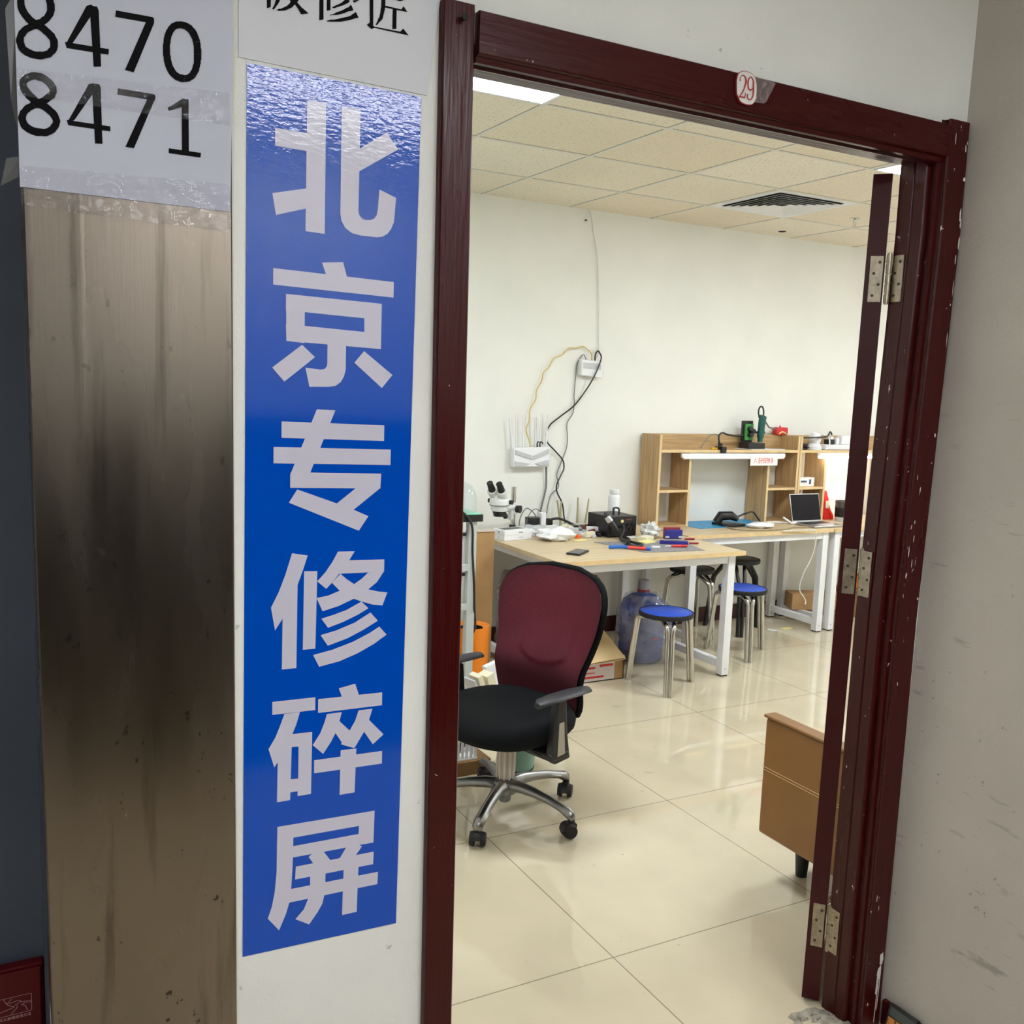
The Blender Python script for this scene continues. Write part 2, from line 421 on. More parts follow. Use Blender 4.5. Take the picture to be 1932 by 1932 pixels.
def mesh_fabric():
    m = pm('burgundy_mesh', (98, 24, 42), 0.7, var=0.1, vscale=5)
    nt = m.node_tree; N = nt.nodes; L = nt.links; b = N['Principled BSDF']
    tc = N.new('ShaderNodeTexCoord'); mp = N.new('ShaderNodeMapping'); mp.inputs['Rotation'].default_value = (PI / 4, 0, 0)
    mp.inputs['Scale'].default_value = (1, 210, 210)
    L.new(tc.outputs['Object'], mp.inputs['Vector'])
    ch = N.new('ShaderNodeTexChecker'); ch.inputs['Scale'].default_value = 1.0
    L.new(mp.outputs[0], ch.inputs['Vector'])
    mx = N.new('ShaderNodeMix'); mx.data_type = 'RGBA'; mx.blend_type = 'MULTIPLY'; mx.inputs[0].default_value = 0.45
    L.new(b.inputs['Base Color'].links[0].from_socket, mx.inputs[6]); L.new(ch.outputs['Fac'], mx.inputs[7])
    L.new(mx.outputs[2], b.inputs['Base Color'])
    tl = N.new('ShaderNodeBsdfTranslucent'); L.new(mx.outputs[2], tl.inputs[0])
    ms = N.new('ShaderNodeMixShader'); ms.inputs[0].default_value = 0.42
    L.new(b.outputs[0], ms.inputs[1]); L.new(tl.outputs[0], ms.inputs[2]); L.new(ms.outputs[0], N['Material Output'].inputs['Surface'])
    return m
M_meshred = mesh_fabric()

# ---------------------------------------------------------------- the setting
YF = 1.58          # corridor face of the front wall
YI = 1.68          # room face of the front wall
YB = 5.26          # room back wall
ZC = 2.725
def rwx(z): return 2.003 + 0.010 * z
FD = [(0.0, -0.029), (1.08, -0.027), (2.0, 0.0), (2.3, -0.003)]   # the right jamb bows a little
def jdx(z):
    for (a, p), (b, q) in zip(FD, FD[1:]):
        if z <= b: return p + (q - p) * (z - a) / (b - a)
    return FD[-1][1]
def ldx(z): return -0.0081 * (z - 1.0)

struct(MB().box(-3.2, 7.2, -1.6, 5.5, -0.12, 0.0).build('floor', M_floor, smooth=False))
struct(MB().box(0.25, 7.2, YI, YB + 0.1, ZC, ZC + 0.08).build('ceiling', M_ceil, smooth=False))
struct(MB().box(-3.2, 2.2, -1.6, YF, 2.72, 2.8).box(-3.2, 0.25, YF, 2.5, 2.72, 2.8).build('ceiling_corridor', M_ceilh, smooth=False))
# grid bars of the suspended ceiling
g = MB()
x = 1.9598 - 0.61 * 2
while x < 7.1:
    g.box(x - 0.010, x + 0.010, YI, YB, ZC - 0.003, ZC + 0.004); x += 0.61
y = 3.4795 - 0.61 * 2
while y < YB:
    g.box(0.3, 7.1, y - 0.010, y + 0.010, ZC - 0.0035, ZC + 0.004); y += 0.61
struct(g.build('trim_9', M_grid, smooth=False))
# front wall with the doorway
w = MB()
w.box(0.056, 0.745, YF, YI, 0, 2.72)
w.box(0.745, 1.945, YF, YI, 2.19, 2.72)
w.prism([(1.975, 0), (2.3, 0), (2.3, 2.72), (1.975, 2.72)], YF, YI, 'Y')
w.box(1.945, 1.975, YF, YI, 2.19, 2.72)
struct(w.build('wall_front', M_hall, smooth=False))
struct(MB().box(2.3, 7.2, YI - 0.1, YI, 0, 2.8).build('wall_room_front', M_wall, smooth=False))
struct(MB().box(0.25, 7.2, YB, YB + 0.1, 0, 2.8).build('wall_back', M_wall, smooth=False))
struct(MB().box(0.25, 0.35, YI, YB, 0, 2.8).build('wall_room_left', M_wall, smooth=False))
struct(MB().box(7.1, 7.2, YI, YB, 0, 2.8).build('wall_room_right', M_wall, smooth=False))
rw = MB().loft([[(rwx(z), -1.6, z), (rwx(z), YF, z), (rwx(z) + 0.1, YF, z), (rwx(z) + 0.1, -1.6, z)] for z in (0, 2.72)])
struct(rw.build('wall_right', M_hallr, smooth=False))
struct(MB().box(-3.3, -3.2, -1.6, 2.5, 0, 2.8).build('wall_left', M_hall, smooth=False))
struct(MB().box(-3.3, 2.2, -1.25, -1.15, 0, 2.8).build('wall_corridor_back', M_hall, smooth=False))
struct(MB().box(-3.2, 0.056, 1.95, 2.05, 0, 2.72).box(0.056, 0.25, YI, 2.05, 0, 2.72).build('wall_recess', M_recess, smooth=False))
# unseen chest-high dark block, added to give the steel sheet a dark reflection
d2 = MB().box(-0.6, 1.7, -1.149, -0.70, 0.0, 1.42).box(-0.62, 1.72, -1.149, -0.68, 1.4205, 1.45)
for a in (-0.58, 0.0, 0.57, 1.13): d2.box(a, a + 0.54, -0.70, -0.69, 0.08, 1.38)
struct(d2.build('added_unseen_counter', pm('added_counter_brown', (30, 18, 17), 0.6, spec=0.2), smooth=False))

# door casing: left upright, head, right upright
def sweep_z(poly, zs, dx):
    return MB().loft([[(p[0] + dx(z), p[1], z) for p in poly] for z in zs])
LP = [(0.692, 1.56), (0.690, 1.563), (0.690, YF), (0.745, YF), (0.745, YI - 0.002), (0.768, YI - 0.002), (0.768, 1.605), (0.757, 1.603), (0.757, 1.585), (0.750, 1.575), (0.748, 1.562), (0.746, 1.56)]
t1 = struct(sweep_z(LP, (0, 1.0, 2.245), ldx).build('trim_1', M_maroon))
nl = MB()
nl.cyl((0.711, 1.561, 2.2155), (0.713, 1.548, 2.2172), 0.0035, 0.0035, 12)
nl.cyl((0.7128, 1.549, 2.217), (0.7133, 1.546, 2.2174), 0.006, 0.0062, 12)
nl.build('screw', M_blackm, t1)
RP = [(2.013, 1.56), (2.015, 1.563), (2.015, YF), (1.985, YF), (1.985, YI - 0.004), (1.93, YI - 0.004), (1.93, 1.637), (1.9335, 1.634), (1.93, 1.631), (1.93, 1.603), (1.934, 1.600), (1.945, 1.600), (1.945, 1.590), (1.940, 1.585), (1.943, 1.578), (1.950, 1.576), (1.951, 1.569), (1.947, 1.564), (1.950, 1.56)]
t3 = struct(sweep_z(RP, (0, 0.5, 1.08, 1.5, 2.0, 2.252), jdx).build('trim_3', M_maroon_worn))
HP = [(1.56, 2.238), (1.563, 2.240), (YF, 2.240), (YF, 2.19), (YI - 0.002, 2.19), (YI - 0.002, 2.168), (1.612, 2.166), (1.610, 2.158), (1.600, 2.156), (1.597, 2.163), (1.588, 2.165), (1.585, 2.158), (1.574, 2.158), (1.571, 2.167), (1.562, 2.169), (1.56, 2.171)]
t2 = struct(MB().prism(HP, 0.7475, 1.949, 'X').build('trim_2', M_maroon_head))
# peeled white patches and runs on the right casing
pk = MB()
def blob(x, z, rx, rz, n=11):
    pts = []
    for k in range(n):
        a = 2 * PI * k / n; r = random.uniform(0.6, 1.15)
        pts.append((x + rx * r * math.cos(a), 1.5592, z + rz * r * math.sin(a)))
    pk.add(pts, [tuple(range(n))])
for (x, z, a, b) in ((1.972, 0.185, 0.009, 0.022), (1.968, 0.150, 0.008, 0.022)): blob(x, z, a, b)
for (x, z0, z1, wd) in ((1.9665, 0.012, 0.14, 0.0016), (1.9725, 0.045, 0.15, 0.0014), (1.9640, 0.09, 0.16, 0.0022)):
    pk.add([(x - wd, 1.5591, z1), (x + wd, 1.5591, z1), (x + wd * 0.8 - 0.003, 1.5591, z0), (x - wd * 0.8 - 0.003, 1.5591, z0)], [(0, 1, 2, 3)])
for z in (2.21, 2.19, 2.13, 2.04, 2.03, 1.99, 1.95, 1.87, 1.845, 1.76, 1.52):
    blob(2.008 + jdx(z) + random.uniform(-0.004, 0.003), z + random.uniform(-0.01, 0.01), random.uniform(0.001, 0.0045), random.uniform(0.003, 0.024), 9)
for z in (2.21, 1.43, 1.40, 1.32, 1.28, 1.25, 1.22, 1.19, 1.14, 0.92, 0.36, 0.33):
    blob(1.955 + jdx(z) + random.uniform(-0.001, 0.018), z, random.uniform(0.0008, 0.002), random.uniform(0.004, 0.016), 8)
o = pk.build('peeled_patch', pm('bare_primer', (206, 202, 196), 0.7), t3, smooth=False, flipfix=False)
o['label'] = 'bare white patches and paint runs on the right casing'
# rough crumbled bottom of the jamb
# narrow open leaf of the unequal double door, seen edge on
th = math.atan2(0.6687, 0.7436); dv = Vector((math.cos(th), math.sin(th), 0)); nv = Vector((-math.sin(th), math.cos(th), 0))
def leafdx(z): return 0.008 * (z - 1.0)
cr = Vector((1.905, 1.684, 0))
lv = []
for z in (0.012, 1.0, 2.148):
    c = cr + Vector((leafdx(z), 0, z))
    lv.append([c, c + dv * 0.345, c + dv * 0.345 + nv * 0.0445, c + nv * 0.0445])
door = struct(MB().loft(lv).build('door_1', M_leafside, bevel=0.0015, smooth=False))
LM = Matrix(((dv.x, nv.x, 0, cr.x), (dv.y, nv.y, 0, cr.y), (0, 0, 1, 0), (0, 0, 0, 1)))
for hi, (z0, z1) in enumerate(((1.845, 1.955), (1.120, 1.235), (0.165, 0.285))):
    zc = (z0 + z1) / 2; zh = z1 - z0; ox = leafdx(zc); oj = jdx(zc)
    LM2 = Matrix.Translation(Vector((ox, 0, 0))) @ LM
    h = MB()
    h.box(-0.0022, 0.0004, 0.004, 0.034, z0, z1, LM2)
    kx, ky = cr.x + ox + 0.004, cr.y - 0.0085
    h.box(1.9278 + oj, 1.9305 + oj, 1.641, 1.672, z0, z1)
    hb = h.build('hinge', M_hinge, door, bevel=0.0006, smooth=False)
    kn = MB()
    for k in range(5):
        a = z0 - 0.004 + (zh + 0.008) * k / 5; kn.cyl((kx, ky, a + 0.0012), (kx, ky, a + (zh + 0.008) / 5 - 0.0012), 0.0068, n=16)
    kn.cyl((kx, ky, z0 - 0.006), (kx, ky, z1 + 0.006), 0.0052, n=12)
    kn.build('hinge_knuckle', M_hinge, hb)
    sc = MB()
    for k in range(4):
        zz = z0 + zh * (0.14 + 0.24 * k); yy = 0.012 if k % 2 else 0.024
        p = LM2 @ Vector((-0.003, yy, zz)); q = LM2 @ Vector((-0.0018, yy, zz)); sc.cyl(p, q, 0.0036, n=12)
        yj = 1.650 if k % 2 else 1.663
        sc.cyl((1.9270 + oj, yj, zz), (1.9280 + oj, yj, zz), 0.0036, n=12)
    sc.build('screw', pm('dark_screw', (70, 62, 54), 0.5, 0.8), hb)
# skirtings
struct(MB().box(0.35, 7.1, YB - 0.012, YB, 0, 0.105).build('baseboard_back', M_maroon_base, smooth=False))
struct(MB().loft([[(rwx(z) - 0.012, -1.6, z), (rwx(z) - 0.012, 1.56, z), (rwx(z), 1.56, z), (rwx(z), -1.6, z)] for z in (0, 0.066)]).build('baseboard_right', M_maroon_worn, smooth=False))
# mortar crumbled at the threshold
def rubble(name, spots, mat):
    b = MB()
    for (x, y, rx, ry, h) in spots:
        n = 12; top = []; bot = []
        for k in range(n):
            a = 2 * PI * k / n; r = random.uniform(0.7, 1.2)
            bot.append((x + rx * r * math.cos(a), y + ry * r * math.sin(a), 0.0004)); top.append((x + rx * r * 0.7 * math.cos(a), y + ry * r * 0.7 * math.sin(a), h * random.uniform(0.6, 1.2)))
        b.loft([bot, top])
    return b.build(name, mat, smooth=False)
o = rubble('mortar_patch', ((1.835, 1.668, 0.05, 0.022, 0.003), (1.875, 1.640, 0.045, 0.03, 0.004), (1.79, 1.645, 0.02, 0.012, 0.003), (1.90, 1.60, 0.03, 0.03, 0.004)), add_spots(pm('crumbled_mortar', (158, 150, 134), 0.9, var=0.35, vscale=40, bump=0.6, bscale=120), (84, 74, 60), 60, 0.6, 0.05, seed=1))
tag(o, 'crumbled grey mortar patch on the threshold at the foot of the right jamb', 'mortar'); o['kind'] = 'stuff'

# ---------------------------------------------------------------- lamps of the room and the corridor
def led_panel(x0, y0, z, size, label, mat, group=None, frame=0.014, depth=None):
    t = thing('ceiling_light', label, 'ceiling light', (x0 + size / 2, y0 + size / 2, z), 0, group, world=True)
    x1, y1 = x0 + size, y0 + (depth or size)
    fr = MB()
    fr.box(x0, x1, y0, y0 + frame, z - 0.008, z + 0.002).box(x0, x1, y1 - frame, y1, z - 0.008, z + 0.002).box(x0, x0 + frame, y0 + frame, y1 - frame, z - 0.008, z + 0.002).box(x1 - frame, x1, y0 + frame, y1 - frame, z - 0.008, z + 0.002)
    fr.build('frame', M_white, t, smooth=False)
    MB().box(x0 + frame, x1 - frame, y0 + frame, y1 - frame, z - 0.005, z + 0.001).build('diffuser', mat, t, smooth=False)
    return t
led_panel(1.9598 - 0.598, 3.4795 - 0.598, ZC, 0.586, 'lit square LED panel in the ceiling seen at the top left of the doorway', M_panel)
led_panel(1.9598 + 0.61 * 3 + 0.012, 3.4795 - 0.598, ZC, 0.586, 'lit square LED panel in the ceiling behind the top of the open door leaf', M_panel)
led_panel(1.9598 + 0.61 * 7 - 0.012, 3.4795 - 0.598, ZC, 0.586, 'lit square LED panel at the far right end of the room ceiling', M_panel)
led_panel(0.62, -0.78, 2.72, 1.1, 'lit long LED panel in the corridor ceiling facing the doorway', M_hpanel, depth=0.42)
led_panel(-1.85, -0.75, 2.72, 0.6, 'lit square LED panel in the corridor ceiling near its left end', M_hpanel)

# ---------------------------------------------------------------- outlines of the signs' lettering, (x, z) in tenths of a millimetre on the wall
BIG=[[[[4550,20480],[4860,20500],[4860,18440],[4540,18450]],[[4040,19980],[4580,19980],[4570,19700],[4040,19710]],[[4000,18980],[4580,19130],[4590,18820],[4060,18650]],[[5120,20480],[5440,20480],[5430,18870],[5450,18800],[5510,18750],[5570,18740],[5650,18750],[5710,18780],[5750,18840],[5770,18950],[5790,19260],[6090,19160],[6060,18760],[6010,18640],[5950,18560],[5860,18500],[5760,18480],[5470,18480],[5330,18500],[5210,18570],[5140,18680],[5120,18800]],[[5400,19840],[5900,20190],[6110,19950],[5410,19490]]],[[[4820,17980],[5180,18020],[5260,17750],[4920,17720]],[[4020,17820],[6080,17770],[6080,17510],[4020,17560]],[[4230,17430],[5870,17390],[5860,17120],[4230,17170]],[[4230,17430],[4540,17420],[4540,16660],[4240,16680]],[[5560,17400],[5870,17390],[5870,16630],[5570,16640]],[[4230,16950],[5870,16890],[5870,16630],[4240,16680]],[[4930,16670],[5250,16670],[5250,16250],[5220,16140],[5170,16050],[5080,15980],[4950,15960],[4630,15950],[4560,16260],[4820,16240],[4880,16250],[4920,16290],[4930,16340]],[[4500,16630],[4720,16440],[4210,16020],[4010,16240]],[[5570,16580],[6090,16200],[5900,15970],[5400,16380]]],[[[4170,15370],[5960,15330],[5960,15060],[4170,15100]],[[4040,14950],[6090,14910],[6090,14640],[4040,14680]],[[4760,15580],[5080,15570],[4660,14520],[4630,14400],[4320,14390],[4320,14490]],[[4320,14490],[4330,14530],[5920,14490],[5910,14230],[4320,14270]],[[5470,14250],[5910,14240],[5430,13870],[5120,13980]],[[4440,14240],[5120,13990],[5430,13870],[5700,13750],[5530,13500],[4300,14020]]],[[[4360,13160],[4630,13110],[4560,12890],[4460,12610],[4280,12200],[4210,12050],[4080,11850],[4010,12250],[4140,12510],[4250,12800]],[[4210,12350],[4460,12620],[4450,11160],[4200,11160]],[[4570,12840],[4800,12830],[4780,11470],[4560,11470]],[[5160,13150],[5460,13140],[5360,12980],[5210,12790],[5060,12610],[4960,12510],[4800,12650],[4940,12800],[5060,12970]],[[5250,12990],[6010,12970],[6010,12750],[5180,12760]],[[5710,12750],[6010,12760],[5880,12570],[5720,12450],[5460,12300],[5180,12190],[4900,12120],[4790,12360],[5000,12390],[5200,12460],[5460,12560],[5600,12650]],[[5060,12610],[5210,12760],[5320,12660],[5460,12560],[5720,12450],[5900,12400],[6080,12370],[5990,12140],[5810,12170],[5600,12240],[5460,12300],[5310,12390],[5200,12460]],[[4880,11990],[5090,12040],[5330,12110],[5600,12240],[5730,12110],[5540,12010],[5270,11900],[5000,11820]],[[4870,11700],[5150,11760],[5480,11870],[5770,12030],[5910,11870],[5650,11730],[5350,11600],[5000,11500]],[[4740,11360],[5080,11420],[5460,11530],[5760,11660],[5940,11760],[6080,11600],[5840,11450],[5540,11310],[5210,11200],[4850,11140]]],[[[4040,10610],[4790,10600],[4790,10370],[4040,10380]],[[4250,10370],[4520,10370],[4460,10160],[4390,9990],[4360,9770],[4160,9550],[4080,9440],[3980,9780],[4100,9980],[4180,10180]],[[4140,9820],[4390,10000],[4380,9760],[4360,8800],[4130,8800],[4140,9600]],[[4360,9990],[4740,9980],[4740,9730],[4360,9760]],[[4500,9990],[4740,9980],[4730,8850],[4490,8850],[4500,9240]],[[4350,9180],[4500,9170],[4500,8940],[4350,8940]],[[5210,10710],[5510,10760],[5590,10520],[5280,10520]],[[4840,10560],[6020,10540],[6020,10300],[4840,10310]],[[5000,10270],[5270,10270],[5230,10110],[5160,9900],[5080,9750],[4940,9550],[4750,9740],[4880,9930],[4950,10100]],[[5150,10120],[5230,10110],[5420,9910],[5500,9600],[5490,9580],[5260,9680],[5280,9710],[5160,9900]],[[5580,10260],[5840,10260],[5780,10060],[5690,9850],[5520,9580],[5490,9580],[5320,9720],[5420,9910],[5520,10080]],[[5760,10060],[5780,10060],[6060,9750],[5860,9590],[5690,9850]],[[5260,9570],[5550,9560],[5530,8740],[5250,8740]],[[4780,9460],[6040,9440],[6040,9200],[4780,9220]]],[[[4140,8350],[5920,8320],[5910,8080],[4140,8100]],[[5630,8300],[5920,8320],[5910,7710],[5620,7720]],[[4400,7940],[5640,7930],[5900,7930],[5910,7710],[4400,7730]],[[4140,8350],[4420,8340],[4420,7950],[4410,7520],[4390,7150],[4360,6900],[4300,6700],[4180,6420],[3980,6690],[4050,6890],[4100,7160],[4130,7510]],[[4700,7680],[4800,7760],[4970,7730],[5090,7550],[5060,7380],[4860,7420]],[[5390,7720],[5600,7740],[5690,7680],[5580,7540],[5450,7380],[5180,7450],[5280,7550]],[[4470,7550],[5920,7530],[5910,7290],[4460,7310]],[[4380,7150],[6010,7120],[6000,6880],[4360,6900]],[[4730,7450],[5010,7440],[5010,7140],[5000,6920],[4960,6740],[4870,6590],[4720,6400],[4470,6560],[4620,6710],[4700,6900],[4730,7140]],[[5350,7400],[5630,7390],[5610,6430],[5330,6430]]]]
BLUE=[[3600,20880],[6510,20860],[6390,6010],[3550,6080]]
